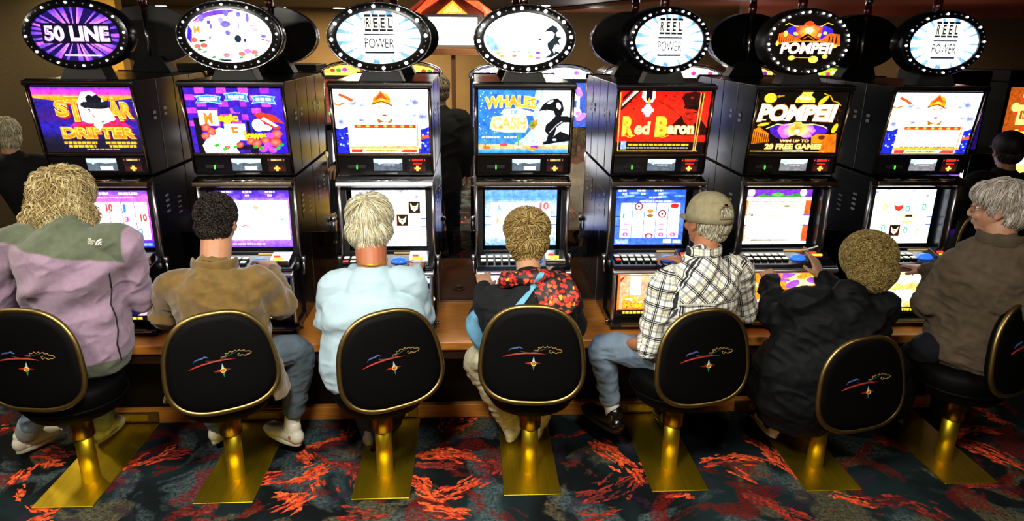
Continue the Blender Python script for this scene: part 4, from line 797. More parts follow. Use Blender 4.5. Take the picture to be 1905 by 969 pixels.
def stool(loc, yaw, label, zb=.80, bx=0, tilt=-.14, dist=.235, rollb=0):
    t = empty('bar_stool', loc, label, 'stool', 'casino stools in a row')
    MB().box((-.145+bx, -.225, 0), (.145+bx, .54, .009)).build('base_plate', M_BRASS, t, bevel=.003)
    MB().lathe([(.043, .009), (.043, .30)], n=32).build('pole', M_BRASS, t, smooth=True)
    MB().lathe([(.05, 0), (.055, .004), (.055, .155), (.05, .16)], (0, 0, .265), n=32).build('collar', mat('dull_brass_collar', '#7d6220', .3, 1, noise=.2, nscale=8), t, smooth=True)
    rz = Euler((0, 0, yaw)).to_matrix()
    se = MB().lathe([(.001, -.125), (.17, -.125), (.205, -.11), (.228, -.07), (.236, -.02), (.236, .02), (.222, .045), (.17, .06), (.001, .064)], (0, 0, .545), 40, 1.0, .96).build('seat', M_VINYL, t, smooth=True); se.rotation_euler.z = yaw
    for s in (-1, 1): MB().tube([(s*.10, -.10, .485), (s*.10, -.17, .485), (s*.10, -.185, .55), (s*.10, -.185, .66)], .011, 8).build('back_bracket', M_MATTE, se, smooth=True)
    MB().tube([(.238*math.cos(q), .228*math.sin(q), .50) for q in np.linspace(0, 2*PI, 40, endpoint=False)], .007, 6, closed=True).build('seat_piping', M_VINYL, se, smooth=True)
    n = 72; pad = []; lv = [(.0, -.022), (.5, -.022), (.85, -.021), (.95, -.018), (.985, -.008), (.985, .012), (.9, .04), (.6, .055), (.0, .058)]
    vs = []; fs = []
    for k, (s, y) in enumerate(lv):
        for j in range(n):
            x, z = back_outline(2*PI*j/n, max(s, .001)); vs.append((x, y+ypad(x, z), z))
    for k in range(len(lv)-1): fs += [(k*n+j, k*n+(j+1) % n, (k+1)*n+(j+1) % n, (k+1)*n+j) for j in range(n)]
    bk = MB().add(vs, fs).build('backrest', M_VINYL, t, smooth=True, fixn=True)
    off = rz @ V((0, -dist, 0)); bk.location = (off.x, off.y, zb); bk.rotation_euler = (tilt, rollb, yaw)
    MB().tube([(back_outline(2*PI*j/n)[0]*1.0, ypad(back_outline(2*PI*j/n)[0], 0)-.006, back_outline(2*PI*j/n)[1]) for j in range(n)], .0135, 10, closed=True).build('brass_trim', M_TRIM, bk, smooth=True)
    lg = logo_mesh()
    lg.v = [(x, y-.020+ypad(x, z), z+.012) for x, y, z in lg.v]
    lg.build('embroidered_logo', M_PRINT, bk, smooth=True)
    return t
STOOLS = [  # pole x, y, swivel, back height, label, tilt, roll
    (-1.962, 3.20, -.12, .795, 'black stool with brass rim under the woman in lilac fleece, cut by the left edge', -.10, 0),
    (-1.231, 3.20, .33, .765, 'black stool with brass rim under the man in the brown suede jacket', -.14, -.06),
    (-.464, 3.20, .36, .762, 'black stool with brass rim under the woman in the pale blue top', -.14, -.08),
    (.296, 3.20, -.08, .784, 'black stool with brass rim under the woman with the red leaf scarf', -.14, 0),
    (1.052, 3.20, .22, .754, 'black stool with brass rim under the man in the plaid shirt', -.12, 0),
    (1.843, 3.17, .20, .615, 'black stool with brass rim under the woman in the black coat', -.12, -.05),
    (2.585, 3.20, .47, .775, 'rightmost front stool with brass rim, cut by the edge, under the man in glasses', -.12, 0)]
for x, y, a, z, l, tl, rb in STOOLS: stool((x, y, 0), a, l, z, tilt=tl, rollb=rb, bx={-1.962: -.03, 1.843: 0, 2.585: .01}.get(x, 0))
#@@PEOPLE
# ------------------------------------------------------------------ people
def bake(mb, voxel, sm=6, fac=.5):
    me = mb.mesh('b'); ob = bpy.data.objects.new('b', me); COL.objects.link(ob)
    r = ob.modifiers.new('r', 'REMESH'); r.mode = 'VOXEL'; r.voxel_size = voxel; r.adaptivity = 0
    if sm: s = ob.modifiers.new('s', 'SMOOTH'); s.factor = fac; s.iterations = sm
    dg = bpy.context.evaluated_depsgraph_get(); dg.update()
    out = bpy.data.meshes.new_from_object(ob.evaluated_get(dg)); bpy.data.objects.remove(ob); bpy.data.meshes.remove(me); return out
def coords(me):
    n = len(me.vertices); co = np.empty(n*3, np.float32); me.vertices.foreach_get('co', co); no = np.empty(n*3, np.float32); me.vertices.foreach_get('normal', no)
    return co.reshape(-1, 3).astype(float), no.reshape(-1, 3).astype(float)
def setco(me, co): me.vertices.foreach_set('co', co.astype(np.float32).ravel()); me.update()
def folded(me, folds, extra=None):
    co, no = coords(me); d = np.zeros(len(co))
    for amp, sc, ang, seed, ridge in folds:
        ca, sa = math.cos(ang), math.sin(ang); q = np.stack([(co[:, 0]*ca+co[:, 2]*sa)*sc[0], co[:, 1]*sc[1], (-co[:, 0]*sa+co[:, 2]*ca)*sc[2]], 1)
        q += .35*np.stack([vnoise(q*.7+9, seed+1), 0*q[:, 0], vnoise(q*.7+5, seed+2)], 1)
        v = vnoise(q, seed); d += amp*((.5-np.abs(v)*2) if ridge else v)
    co = co + no*d[:, None]
    if extra: co = extra(co, no)
    setco(me, co); return co
def armfold(p, amp, more=None):
    def f(co, no):
        d = np.zeros(len(co))
        for sh, el, wr in ((p.shL, p.elL, p.wrL), (p.shR, p.elR, p.wrR)):
            sh, el, wr = np.array(sh), np.array(el), np.array(wr); r = np.linalg.norm(co-el, axis=1); ax = (wr-el)/np.linalg.norm(wr-el)-(sh-el)/np.linalg.norm(sh-el); ax /= np.linalg.norm(ax)+1e-6
            d += amp*np.sin(((co-el)@ax)*75+2.2*vnoise(co*9, 7))*np.exp(-(r/.12)**2)
            ax2 = (el-sh)/np.linalg.norm(el-sh); r2 = np.linalg.norm(co-(sh+ax2*.06), axis=1); d += amp*.8*np.sin(((co-sh)@(ax2*.7+np.array([0, 0, .5])))*62+2.5*vnoise(co*8, 17))*np.exp(-(r2/.13)**2)
        co = co+no*d[:, None]
        return more(co, no) if more else co
    return f
from mathutils.bvhtree import BVHTree
_bv = {}
def surf(o, px, py, off=.002):
    if o.name not in _bv: _bv[o.name] = BVHTree.FromPolygons([v.co for v in o.data.vertices], [tuple(q.vertices) for q in o.data.polygons])
    d = (_fw*F + RT*(px-952.5) - UP*(py-484.5)).normalized(); h = _bv[o.name].ray_cast(V((0, 0, CH)), d)
    return h[0]-d*off if h[0] else None
def seam(o, pts, r, m, name, parent, off=.001, closed=False):
    P = []
    for (x0, y0), (x1, y1) in zip(pts, pts[1:]):
        for k in range(6): P.append(surf(o, x0+(x1-x0)*k/6, y0+(y1-y0)*k/6, off))
    P.append(surf(o, *pts[-1], off)); P = [q for q in P if q]; P = [q for k, q in enumerate(P) if k == 0 or (q-P[k-1]).length < .05]; return MB().tube(P, r, 6).build(name, m, parent, smooth=True)
def pcol(me, C):
    a = me.color_attributes.new('Col', 'FLOAT_COLOR', 'POINT'); a.data.foreach_set('color', np.concatenate([C, np.ones((len(C), 1))], 1).astype(np.float32).ravel())
def cloth_mat(name, col=None, rough=.85, bump=.25, bscale=350, nz=.12, nscale=25, sheen=0, spec=.2):
    if name in MATS: return MATS[name]
    m = mat(name, col or '#808080', rough, noise=nz, nscale=nscale, bump=bump, bscale=bscale, spec=spec); nt = m.node_tree; b = nt.nodes['Principled BSDF']
    if sheen: b.inputs['Sheen Weight'].default_value = sheen; b.inputs['Sheen Roughness'].default_value = .5
    if col is None:
        a = nt.nodes.new('ShaderNodeAttribute'); a.attribute_name = 'Col'
        mx = [n for n in nt.nodes if n.type == 'VECT_MATH'][0]; nt.links.new(a.outputs['Color'], mx.inputs[0])
    return m
SKIN = {}
def skin_mat(name, col):
    if name in SKIN: return SKIN[name]
    m = mat(name, col, .5, noise=.1, nscale=18, bump=.08, bscale=250); b = m.node_tree.nodes['Principled BSDF']
    b.inputs['Subsurface Weight'].default_value = .12; b.inputs['Subsurface Radius'].default_value = (.02, .008, .005); SKIN[name] = m; return m
def hmat(c, yaw, pitch, roll): return Matrix.Translation(c) @ Euler((0, 0, yaw)).to_matrix().to_4x4() @ Euler((pitch, 0, 0)).to_matrix().to_4x4() @ Euler((0, roll, 0)).to_matrix().to_4x4()
def add_head(mb, M, k=1.0, fat=1.0):
    R = M.to_3x3()
    def el(c, r, rot=None): mb.ball(M @ (V(c)*k), tuple(x*k for x in r), 20, 14, R @ rot if rot else R)
    el((0, -.012, .032), (.077, .098, .088)); el((0, .03, -.03), (.064*fat, .068, .085)); el((0, .05, -.083), (.042*fat, .042, .032)); el((0, .0, -.045), (.066*fat, .07, .06))
    el((0, .088, .022), (.05, .014, .012)); el((-.035, .078, -.03), (.024, .02, .022)); el((.035, .078, -.03), (.024, .02, .022))
    mb.loft([(M @ (V((0, .092, .012))*k), .009*k, .009*k, R @ V((1, 0, 0))), (M @ (V((0, .112, -.02))*k), .013*k, .012*k, R @ V((1, 0, 0))), (M @ (V((0, .108, -.032))*k), .017*k, .011*k, R @ V((1, 0, 0)))], 12, 3)
    el((0, .094, -.058), (.024, .012, .006)); el((0, .092, -.068), (.021, .012, .007))
    for s in (-1, 1):
        rr = Euler((0, 0, s*.35)).to_matrix()
        el((s*.08, -.006, -.008), (.009, .019, .031), rr); el((s*.083, .002, -.03), (.008, .011, .013), rr); el((s*.087, -.014, .006), (.006, .012, .022), rr)
def add_hand(mb, wr, d, n, side, curl=(.35, .4, .45, .5), thumb=.6, k=1.0, spread=1.0):
    """palm from the wrist along d, palm normal n (pointing out of the palm); side +1 right hand"""
    wr = V(wr); d = V(d).normalized(); n = (V(n) - d*V(n).dot(d)).normalized(); x = d.cross(n)*side   # x points to the thumb side
    P = lambda a, b, c: wr + (x*a + d*b + n*c)*k
    mb.loft([(P(0, -.02, 0), .027*k, .019*k, x), (P(0, .01, 0), .03*k, .018*k, x), (P(.002, .05, 0), .041*k, .016*k, x), (P(.0, .085, 0), .041*k, .0125*k, x)], 16, 3, 2.4)
    base = [(.031, .092), (.010, .097), (-.012, .093), (-.032, .084)]; ln = [(.042, .026, .02), (.047, .03, .021), (.044, .027, .02), (.034, .021, .018)]; fan = [.13, .03, -.07, -.2]
    for (bx, by), L_, c, f in zip(base, ln, curl, fan):
        p = P(bx, by, 0); pts = [P(bx*.9, by-.03, 0), p]; a = c*.7; dd = (d*math.cos(f*spread)+x*math.sin(f*spread)).normalized()
        for j, l in enumerate(L_): p = p + (dd*math.cos(a)+n*math.sin(a))*l*k; pts.append(p); a += c*(1.1 if j == 0 else .8)
        rr = [.0095, .0098, .0088, .0082, .0068]; mb.loft([(q, r_*k, r_*.92*k, x) for q, r_ in zip(pts, rr)], 10, 3)
    a = thumb; p0 = P(.018, .008, .004); p1 = P(.04, .03, .010); t = (x*math.sin(a)+d*math.cos(a)+n*.45).normalized(); t2 = (x*math.sin(a*.3)+d*math.cos(a*.3)+n*.5).normalized()
    mb.loft([(p0, .016*k, .015*k, n), (p1, .0135*k, .013*k, n), (p1+t*.033*k, .0112*k, .0105*k, n), (p1+(t*.033+t2*.03)*k, .0088*k, .008*k, n)], 12, 3)
def dots(*a): return [V(x) for x in a]
def limb(mb, pts, rads, xh=(1, 0, 0), n=18, sub=5, flat=1.0): mb.loft([(V(p), r*flat, r, xh) for p, r in zip(pts, rads)], n, sub)
def torso(mb, P, N, S, W, off=0, lo=0, dz=0, F_=None):
    """W: list of (t, half width, half depth, forward shift); S shoulder direction"""
    P, N = V(P), V(N); ax = N-P; F_ = F_ or V((0, 0, 1)).cross(S)
    mb.loft([(P+ax*t+F_*f, max(w_+off, .02), max(d_+off, .02), S) for t, w_, d_, f in W], 32, 5, 2.25)
def seg_dist(co, a, b):
    a = np.array(a); b = np.array(b); ab = b-a; t = np.clip(((co-a)@ab)/(ab@ab), 0, 1); return np.linalg.norm(co-(a+t[:, None]*ab), axis=1), t
class Person: pass
def person(label, s):
    """s: dict of joints. builds the bare figure as one mesh, returns a record used to dress it"""
    p = Person(); p.__dict__.update(s); g = s.get
    p.S = (V(p.shR)-V(p.shL)); p.S.z = 0; p.S.normalize(); p.Fw = V((0, 0, 1)).cross(p.S); p.N = (V(p.shL)+V(p.shR))/2 + V((0, 0, g('neckup', .05)))
    mb = MB(); k = g('hk', 1.0); p.M = hmat(p.head, *p.hrot)
    W = [(t, w_-.026, d_-.024, f) for t, w_, d_, f in p.W]
    torso(mb, p.P, p.N-V((0, 0, g('drop', .02))), p.S, W, F_=p.Fw)
    kt = g('trap', .72); mb.ball(p.N+V((0, 0, -.045))-p.Fw*.01, (.12*kt, .075*kt, .06*kt), 20, 12, Matrix((p.S, p.Fw, V((0, 0, 1)))).transposed()); nb = p.N+V((0, 0, -.03)); nt_ = p.M @ (V((0, -.012, -.05))*k); limb(mb, [nb, nb.lerp(nt_, .6), nt_], [.066, .058*g('neck', 1), .056*g('neck', 1)], p.S)
    add_head(mb, p.M, k, g('fat', 1))
    for sd, sh, el, wr in ((-1, p.shL, p.elL, p.wrL), (1, p.shR, p.elR, p.wrR)):
        sh, el, wr = V(sh), V(el), V(wr); u = (el-sh); v = wr-el
        limb(mb, [sh-p.S*sd*.05, sh+u*.1, sh+u*.5, el, el+v*.3, wr], [.042, .046, .040, .036, .037, .026], p.S)
    for sd, wr, hd in ((-1, p.wrL, p.hL), (1, p.wrR, p.hR)): add_hand(mb, wr, hd[0], hd[1], sd, *hd[2:])
    for sd, hp, kn, an, td in ((-1, p.hipL, p.knL, p.anL, p.toeL), (1, p.hipR, p.knR, p.anR, p.toeR)):
        hp, kn, an, td = V(hp), V(kn), V(an), V(td).normalized()
        limb(mb, [hp, hp.lerp(kn, .5), kn, kn.lerp(an, .35), an], [.07, .058, .042, .044, .030], p.S)
        mb.loft([(an+V((0, 0, -.02))-td*.03, .03, .03, (0, 0, 1)), (an+V((0, 0, -.045))+td*.05, .03, .036, (0, 0, 1)), (an+V((0, 0, -.06))+td*.13, .02, .036, (0, 0, 1))], 14, 3)
    me = bake(mb, .0048, 3, .45); o = link('person', me, skin_mat(p.skin[0], p.skin[1])); tag(o, label, 'person', g('group')); p.o = o
    for sd in (-1, 1):
        e = MB().ball(p.M @ (V((sd*.031, .077, .004))*k), .012, 12, 8, col=lin('#e8e4dc')); q = p.M @ (V((sd*.031, .0885, .004))*k); e.ball(q, .0045, 8, 6, col=lin('#2a1c12')); e.build('eye', M_PRINT, o, smooth=True)
    return p
def garment(p, name, mb, m, voxel=.0075, sm=8, folds=(), extra=None, color=None, parent=None):
    me = bake(mb, voxel, sm); co = folded(me, folds, extra); o = link(name, me, m, parent or p.o)
    if color: pcol(me, color(co))
    return o, co
def sleeves(mb, p, r0, r1, r2, off=0, cut=(1, 1), r3=None, sag=0):
    for sd, sh, el, wr, ct in ((-1, p.shL, p.elL, p.wrL, cut[0]), (1, p.shR, p.elR, p.wrR, cut[1])):
        sh, el, wr = V(sh), V(el), V(wr); u = (el-sh); v = (wr-el)*ct
        dn = V((0, 0, -sag)); limb(mb, [sh-p.S*sd*.06+V((0, 0, -.01)), sh+u*.12, sh+u*.5+dn*.5, sh+u*.86+dn, el+v*.12+dn, el+v*.5, el+v], [r0*.95, r0, r0*.94, r1, r1, (r1+r2)/2, r2], p.S, 22)
def yoke(mb, p, k=1.0): mb.ball(p.N+V((0, 0, -.06))-p.Fw*.008, (.165*k, .098*k, .075*k), 24, 14, Matrix((p.S, p.Fw, V((0, 0, 1)))).transposed())
def trousers(p, m, r=(.092, .082, .07, .066, .058), rise=.02, hem=(.0, .0), folds=((.007, (8, 8, 20), .3, 5, 1), (.004, (22, 22, 34), 0, 6, 1)), hips=True, cuff=None):
    mb = MB()
    if hips: torso(mb, V(p.P)-V((0, 0, .02)), V(p.P)+V((0, 0, .16)), p.S, [(0, p.W[0][1]*.8, p.W[0][2]*.85, 0), (.5, p.W[0][1]*.84, p.W[0][2]*.88, 0), (.8, p.W[0][1]*.7, p.W[0][2]*.8, 0)], F_=p.Fw)
    for hp, kn, an, h in ((p.hipL, p.knL, p.anL, hem[0]), (p.hipR, p.knR, p.anR, hem[1])):
        hp, kn, an = V(hp), V(kn), V(an); an = an + (kn-an)*h; dk = (kn-hp).normalized()
        limb(mb, [hp, hp.lerp(kn, .5), kn-dk*.05, kn+(an-kn).normalized()*.05+dk*.0, kn.lerp(an, .55), an], [r[0], r[1], r[2]*1.03, r[2], r[3], r[4]], p.S, 22)
    return garment(p, 'trousers', mb, m, .0085, 5, folds)[0]
def shoe(p, an, td, m, msole, L_=.27, hgt=.1, w_=.045, lift=0, pitch=0, name='shoe', sock=None, laces=None):
    an = V(an); td = V((td[0], td[1], 0)).normalized(); sd = V((-td.y, td.x, 0)); z0 = an.z-.075+lift; b = V((an.x, an.y, z0))-td*.06
    up = V((0, 0, 1)); rot = Matrix.Rotation(pitch, 3, sd); q = lambda f, h: b + (rot @ (td*f + up*h))
    mb = MB().loft([(q(.02, .05), w_*.75, .045, sd), (q(.06, .055), w_*.85, .05, sd), (q(.13, .045), w_*.95, .042, sd), (q(.2, .032), w_, .03, sd), (q(L_-.03, .026), w_*.85, .022, sd)], 20, 4)
    mb.loft([(q(.045, .06), w_*.72, .045, td.cross(up)), (q(.045, hgt), w_*.75, .047, td.cross(up))], 18, 3)
    me = bake(mb, .006, 4); o = link(name, me, m, p.o)
    s = MB(); out = []
    for j in range(28):
        a = 2*PI*j/28; c, sn = math.cos(a), math.sin(a); f = L_/2+c*(L_/2+.004); wd = (w_+.004)*(.86+.18*max(0, c)*1.0)*sn
        out.append((f-.0, wd))
    lo = [b+(rot @ (td*f+sd*w2)) for f, w2 in out]; s.plate(lo, (rot @ up)*.022); s.build('sole', msole, o, bevel=.005)
    if laces:
        l = MB()
        for k in range(3): l.tube([q(.11+.025*k, .088-.012*k)+sd*.03, q(.115+.025*k, .096-.013*k), q(.11+.025*k, .088-.012*k)-sd*.03], .003, 6)
        for k in range(2): l.tube([q(.115+.025*k, .094-.013*k), q(.16, .078)], .0025, 6)
        l.build('laces', laces, o, smooth=True)
    if sock:
        kn = sock[1]; mb = MB(); limb(mb, [an+V((0, 0, -.03)), an+V((0, 0, .02)), an.lerp(V(kn), .36)], [.042, .041, .046]); link('sock', bake(mb, .006, 3), sock[0], p.o)
    return o
M_HAIR = attr_mat('hair_strands', 0, .5); MATS['hair_strands'].node_tree.nodes['Principled BSDF'].inputs['Specular IOR Level'].default_value = .35
def hair(p, ells, cols, n, L_, r, curl=0, turns=1.5, wh=(0, -.55, .8), keep=None, lift=.02, grav=.3, seed=1, name='hair', base=None, steps=8, k=1.0, out=0, sides=4, jit=.35, noise=.004):
    M = p.M; R = M.to_3x3(); rn = random.Random(seed); C = [lin(c) for c in cols]
    mb = MB()
    for c, rr in ells: mb.ball(V(c), tuple(rr), 24, 16)
    me = bake(mb, .006, 3); co, no = coords(me)
    co = co + no*(noise*vnoise(co*55, seed)+noise*.6*vnoise(co*120, seed+1))[:, None]
    if base is None: base = tuple((a+b)/2 for a, b in zip(C[0], C[1]))
    m2 = MB(); vs = [tuple(M @ (V(c)*k)) for c in co]; m2.add(vs, [tuple(q.vertices) for q in me.polygons], base)
    wv = V(wh).normalized(); wts = [rr[0]*rr[2] for _, rr in ells]
    t = 0; made = 0
    while made < n and t < n*8:
        t += 1; ei = rn.choices(range(len(ells)), wts)[0]; c, rr = V(ells[ei][0]), V(ells[ei][1])
        d = V((rn.gauss(0, 1), rn.gauss(0, 1), rn.gauss(0, 1))).normalized(); q = c+V((d.x*rr.x, d.y*rr.y, d.z*rr.z))
        if any(j != ei and V(((q-V(c2)).x/r2[0], (q-V(c2)).y/r2[1], (q-V(c2)).z/r2[2])).length < .93 for j, (c2, r2) in enumerate(ells)): continue
        if keep and not keep(q): continue
        nrm = V((d.x/rr.x, d.y/rr.y, d.z/rr.z)).normalized(); pts = []; rad = []; ph = rn.uniform(0, 6.28); l = L_*rn.uniform(.65, 1.25); jx = V((rn.gauss(0, jit), rn.gauss(0, jit), rn.gauss(0, jit))); sgn = rn.choice((-1, 1)); rl = r*rn.uniform(.7, 1.3)
        for s_ in range(steps):
            f = s_/(steps-1); fl = (nrm - wv) ; fl = d*1.0 - wv; fl = fl + jx*.6 + V((0, 0, -grav)); fl = fl - nrm*fl.dot(nrm)
            fl = fl.normalized() if fl.length > 1e-4 else nrm.orthogonal(); b = nrm.cross(fl); a = ph+sgn*turns*2*PI*f; cr = curl*min(1, f*3+.3)
            pts.append(M @ ((q + nrm*(.002+lift*math.sin(f*PI*.5)+out*f*f) + (nrm*math.cos(a)+b*math.sin(a))*cr)*k)); rad.append(rl*(1.05-.85*f**2.2)*(.7+.3*min(1, f*4)))
            q = q + fl*l/(steps-1); e = V(((q-c).x/rr.x, (q-c).y/rr.y, (q-c).z/rr.z)); s1 = e.length
            if s1 < 1.0 or out == 0 and s1 < 1.06: q = c + (q-c)/s1*1.0
            e.normalize(); nrm = V((e.x/rr.x, e.y/rr.y, e.z/rr.z)).normalized(); d = e
        a0, a1 = rn.choice(C), rn.choice(C); u = rn.random(); kk = rn.uniform(.85, 1.12); m2.tube(pts, rad, sides, tuple((x*u+y*(1-u))*kk for x, y in zip(a0, a1))); made += 1
    bpy.data.meshes.remove(me); return m2.build(name, M_HAIR, p.o, smooth=True)
HX = (1, 0, 0)
def stand_hair_keep(q): return q.y < .03 and q.z > -.09
# --- woman in lilac fleece
glass_clear = bpy.data.materials.new('clear_lens'); glass_clear.use_nodes = True
_n = glass_clear.node_tree; _n.nodes.remove(_n.nodes['Principled BSDF']); _t = _n.nodes.new('ShaderNodeBsdfTransparent'); _g = _n.nodes.new('ShaderNodeBsdfGlossy'); _g.inputs['Roughness'].default_value = .03; _m = _n.nodes.new('ShaderNodeMixShader'); _m.inputs[0].default_value = .1
_n.links.new(_t.outputs[0], _m.inputs[1]); _n.links.new(_g.outputs[0], _m.inputs[2]); _n.links.new(_m.outputs[0], _n.nodes['Material Output'].inputs[0])
WH_SHOE = mat('white_shoe_leather', '#e6e6d0', .45, noise=.06, nscale=30); WH_SOLE = mat('white_rubber_sole', '#cfcfb8', .6); M_DENIM = cloth_mat('faded_denim', '#75889a', .85, .35, 500, .3, 9); M_DENIMD = cloth_mat('grey_denim', '#55636b', .85, .35, 500, .22, 14)
M_SOCK = cloth_mat('white_sock', '#f0f2ec', .9); M_BLKT = cloth_mat('black_trouser_cloth', '#0c0c10', .8); BK_SHOE = mat('black_shoe_leather', '#0b0b0b', .25, coat=.4); BK_SOLE = mat('black_sole', '#0a0a0a', .6)
LILAC = np.array(lin('#967e92')); OLIV = np.array(lin('#5c6450')); DARKF = np.array(lin('#1e2230'))
def torsoW(h, w_, c, s, d0, d1, d2, b=-.12, hemw=None, hf=0):
    return [(b, (hemw or h), d0, hf), (.06, h, d0, 0), (.35, w_, d1, .01), (.62, c, d2, .0), (.80, s, d2*.90, -.005), (.90, s*.60, d2*.68, .0), (.95, .082, .072, .008)]
p1 = person('woman with curly blonde hair in a lilac fleece with olive yoke, leftmost player', dict(
    P=(-1.90, 3.22, .80), shL=at(22, 440, 3.17), shR=at(226, 440, 3.17), elL=at(-12, 555, 3.26), elR=at(262, 552, 3.30), wrL=(-2.10, 3.50, 1.05), wrR=(-1.76, 3.55, 1.06),
    hL=((.1, 1, .0), (0, 0, -1)), hR=((-.1, 1, .0), (0, 0, -1)), head=at(122, 372, 3.29), hrot=(-.08, -.12, .0), neckup=.045, W=torsoW(.215, .20, .215, .215, .15, .145, .15, -.1),
    hipL=(-2.02, 3.24, .80), hipR=(-1.84, 3.24, .80), knL=(-2.2, 3.40, .46), knR=(-1.95, 3.42, .44), anL=(-2.43, 3.47, .10), anR=(-2.08, 3.57, .10), toeL=(.5, 1, 0), toeR=(.1, 1, 0), skin=('fair_skin', '#b98a68'), hk=1.0))
def f1(mb, p): torso(mb, p.P, p.N, p.S, [(t, w_+.022, d_+.022, f) for t, w_, d_, f in p.W], F_=p.Fw); sleeves(mb, p, .082, .078, .05, sag=.01)
mb = MB(); f1(mb, p1); yoke(mb, p1); limb(mb, [p1.N+V((0, .01, -.04)), p1.N+V((0, .02, .01))], [.085, .08])
def c1(co):
    x = (co-np.array(p1.N))@np.array(p1.S); z = co[:, 2]; y0 = p1.N.z-.100-.04*x/.2-.03*np.maximum(0, np.abs(x)-.14); C = np.tile(LILAC, (len(co), 1))
    dl, _ = seg_dist(co, p1.shL, p1.elL); dr, _ = seg_dist(co, p1.shR, p1.elR); arm = np.abs(x) > .262
    f = np.clip((z-y0)/.007+.5, 0, 1)*np.clip((.262-np.abs(x))/.007+.5, 0, 1); C = C*(1-f[:, None])+OLIV*f[:, None]
    C[z < .715] = OLIV; C[(seg_dist(co, p1.elR, p1.wrR)[1] > .35) & (seg_dist(co, p1.elR, p1.wrR)[0] < .09) & (x > .12)] = DARKF
    return C
def e1(co, no):   # long diagonal drag folds from the left hip to the right armpit
    x = co[:, 0]-p1.P.x if hasattr(p1.P, 'x') else co[:, 0]+1.9; z = co[:, 2]; m_ = np.exp(-((z-1.08)/.2)**2)*(co[:, 1] < 3.2)
    d = .013*np.sin((z-.75*x)*34+1.5*vnoise(co*6, 4))*m_; return co+no*d[:, None]
j1, _ = garment(p1, 'fleece_jacket', mb, cloth_mat('fleece', None, .95, .5, 260, .1, 40, sheen=.25), .0065, 8, [(.014, (4, 4, 7), .6, 3, 1), (.005, (12, 12, 20), .5, 5, 1)], armfold(p1, .006, e1), c1)
_e = MB()
def stitch(body, x0, y0, x1, y1):
    vs, fs = text_geo(body, .02); _e.add([surf(j1, x0+(x1-x0)*u, y1+(y0-y1)*v, .0025) for u, v in vs], fs, lin('#e8e8de'))
stitch('THE', 163, 443, 170, 446.5); stitch('NORTH', 163, 447, 176, 450.5); stitch('FACE', 163, 451, 173, 454.5)
for r0, r1 in ((0, 3.2), (4.6, 7.6), (9, 12)):
    q = np.linspace(0, PI/2, 8); _e.add([surf(j1, 189-r1*math.cos(a), 456-r1*math.sin(a), .0025) for a in q]+[surf(j1, 189-r0*math.cos(a), 456-r0*math.sin(a), .0025) for a in q], [(k, k+1, k+9, k+8) for k in range(7)], lin('#e8e8de'))
_e.build('stitched_emblem', attr_mat('emblem_thread', 0, .8), j1)
seam(j1, [(203, 508), (208, 540), (206, 565), (216, 590), (220, 615), (218, 640), (226, 668)], .004, mat('dark_zip', '#14161c', .6), 'side_zip', j1)
trousers(p1, M_DENIM, hem=(.12, .1))
for s, a, kn, td in ((-1, p1.anL, p1.knL, (.5, 1, 0)), (1, p1.anR, p1.knR, (.1, 1, 0))):
    mb = MB(); a = V(a); u = (V(kn)-a); limb(mb, [a+u*.1, a+u*.24], [.062, .064]); link('trouser_cuff', bake(mb, .007, 3), cloth_mat('pale_denim_cuff', '#97a2a4', .9, .3, 400), p1.o)
    shoe(p1, a, td, WH_SHOE, WH_SOLE, .25, sock=(M_SOCK, kn), laces=WH_SOLE)
hair(p1, [((0, -.02, .045), (.112, .118, .105)), ((0, -.055, -.04), (.125, .085, .105)), ((-.085, -.03, -.075), (.06, .07, .055)), ((.075, -.03, -.065), (.06, .07, .06)), ((-.125, -.04, -.085), (.045, .045, .045)), ((0, -.075, -.085), (.105, .055, .055)), ((.09, -.05, -.09), (.045, .05, .04))],
     ['#8a7444', '#b09a62', '#c9b888', '#9c8450', '#dccf9f'], 4200, .085, .0026, .010, 1.25, keep=lambda q: q.y < .06, lift=.010, grav=1.0, seed=3, out=.008, steps=11, jit=.24, noise=.008)
# --- man in brown suede jacket
p2 = person('man with short dark curly hair in a brown suede jacket and grey jeans', dict(
    P=(-1.20, 3.20, .66), shL=at(325, 520, 3.17), shR=at(478, 520, 3.17), elL=at(303, 590, 3.28), elR=at(524, 562, 3.27), wrL=(-1.40, 3.56, 1.03), wrR=at(510, 500, 3.53), neckup=.07,
    hL=((.1, 1, 0), (0, 0, -1)), hR=((-.62, .8, .12), (-.2, .1, -1), (.3, .38, .45, .55), .6, 1.1), head=at(405, 412, 3.30), hrot=(-.12, -.12, .03), W=torsoW(.20, .19, .20, .20, .14, .135, .14, .0, .21),
    hipL=(-1.29, 3.22, .655), hipR=(-1.11, 3.22, .655), knL=(-1.36, 3.40, .40), knR=at(560, 645, 3.37), anL=(-1.42, 3.50, .12), anR=at(543, 800, 3.40), toeL=(.1, 1, 0), toeR=(-.35, 1, 0), skin=('ruddy_skin', '#b5805e'), hk=1.0, neck=1.2))
mb = MB(); torso(mb, p2.P, p2.N, p2.S, [(t, w_+.02, d_+.02, f) for t, w_, d_, f in p2.W], F_=p2.Fw); yoke(mb, p2); sleeves(mb, p2, .078, .076, .048, sag=.014, cut=(1, .9))
for sd, rx in ((1, .10), (-1, .10)):
    a = V(p2.P)+p2.S*sd*.19; b = a+V((sd*.075, -.06, -.15)); mb.loft([(a+V((0, -.02, .16)), .10, .035, (0, 1, 0)), (a+V((sd*.025, -.03, .02)), .11, .03, (0, 1, 0)), (b, .115, .014, (0, 1, 0))], 20, 5)
SUEDE = cloth_mat('brown_suede', '#6b5326', .8, .3, 160, .2, 22, sheen=.35)
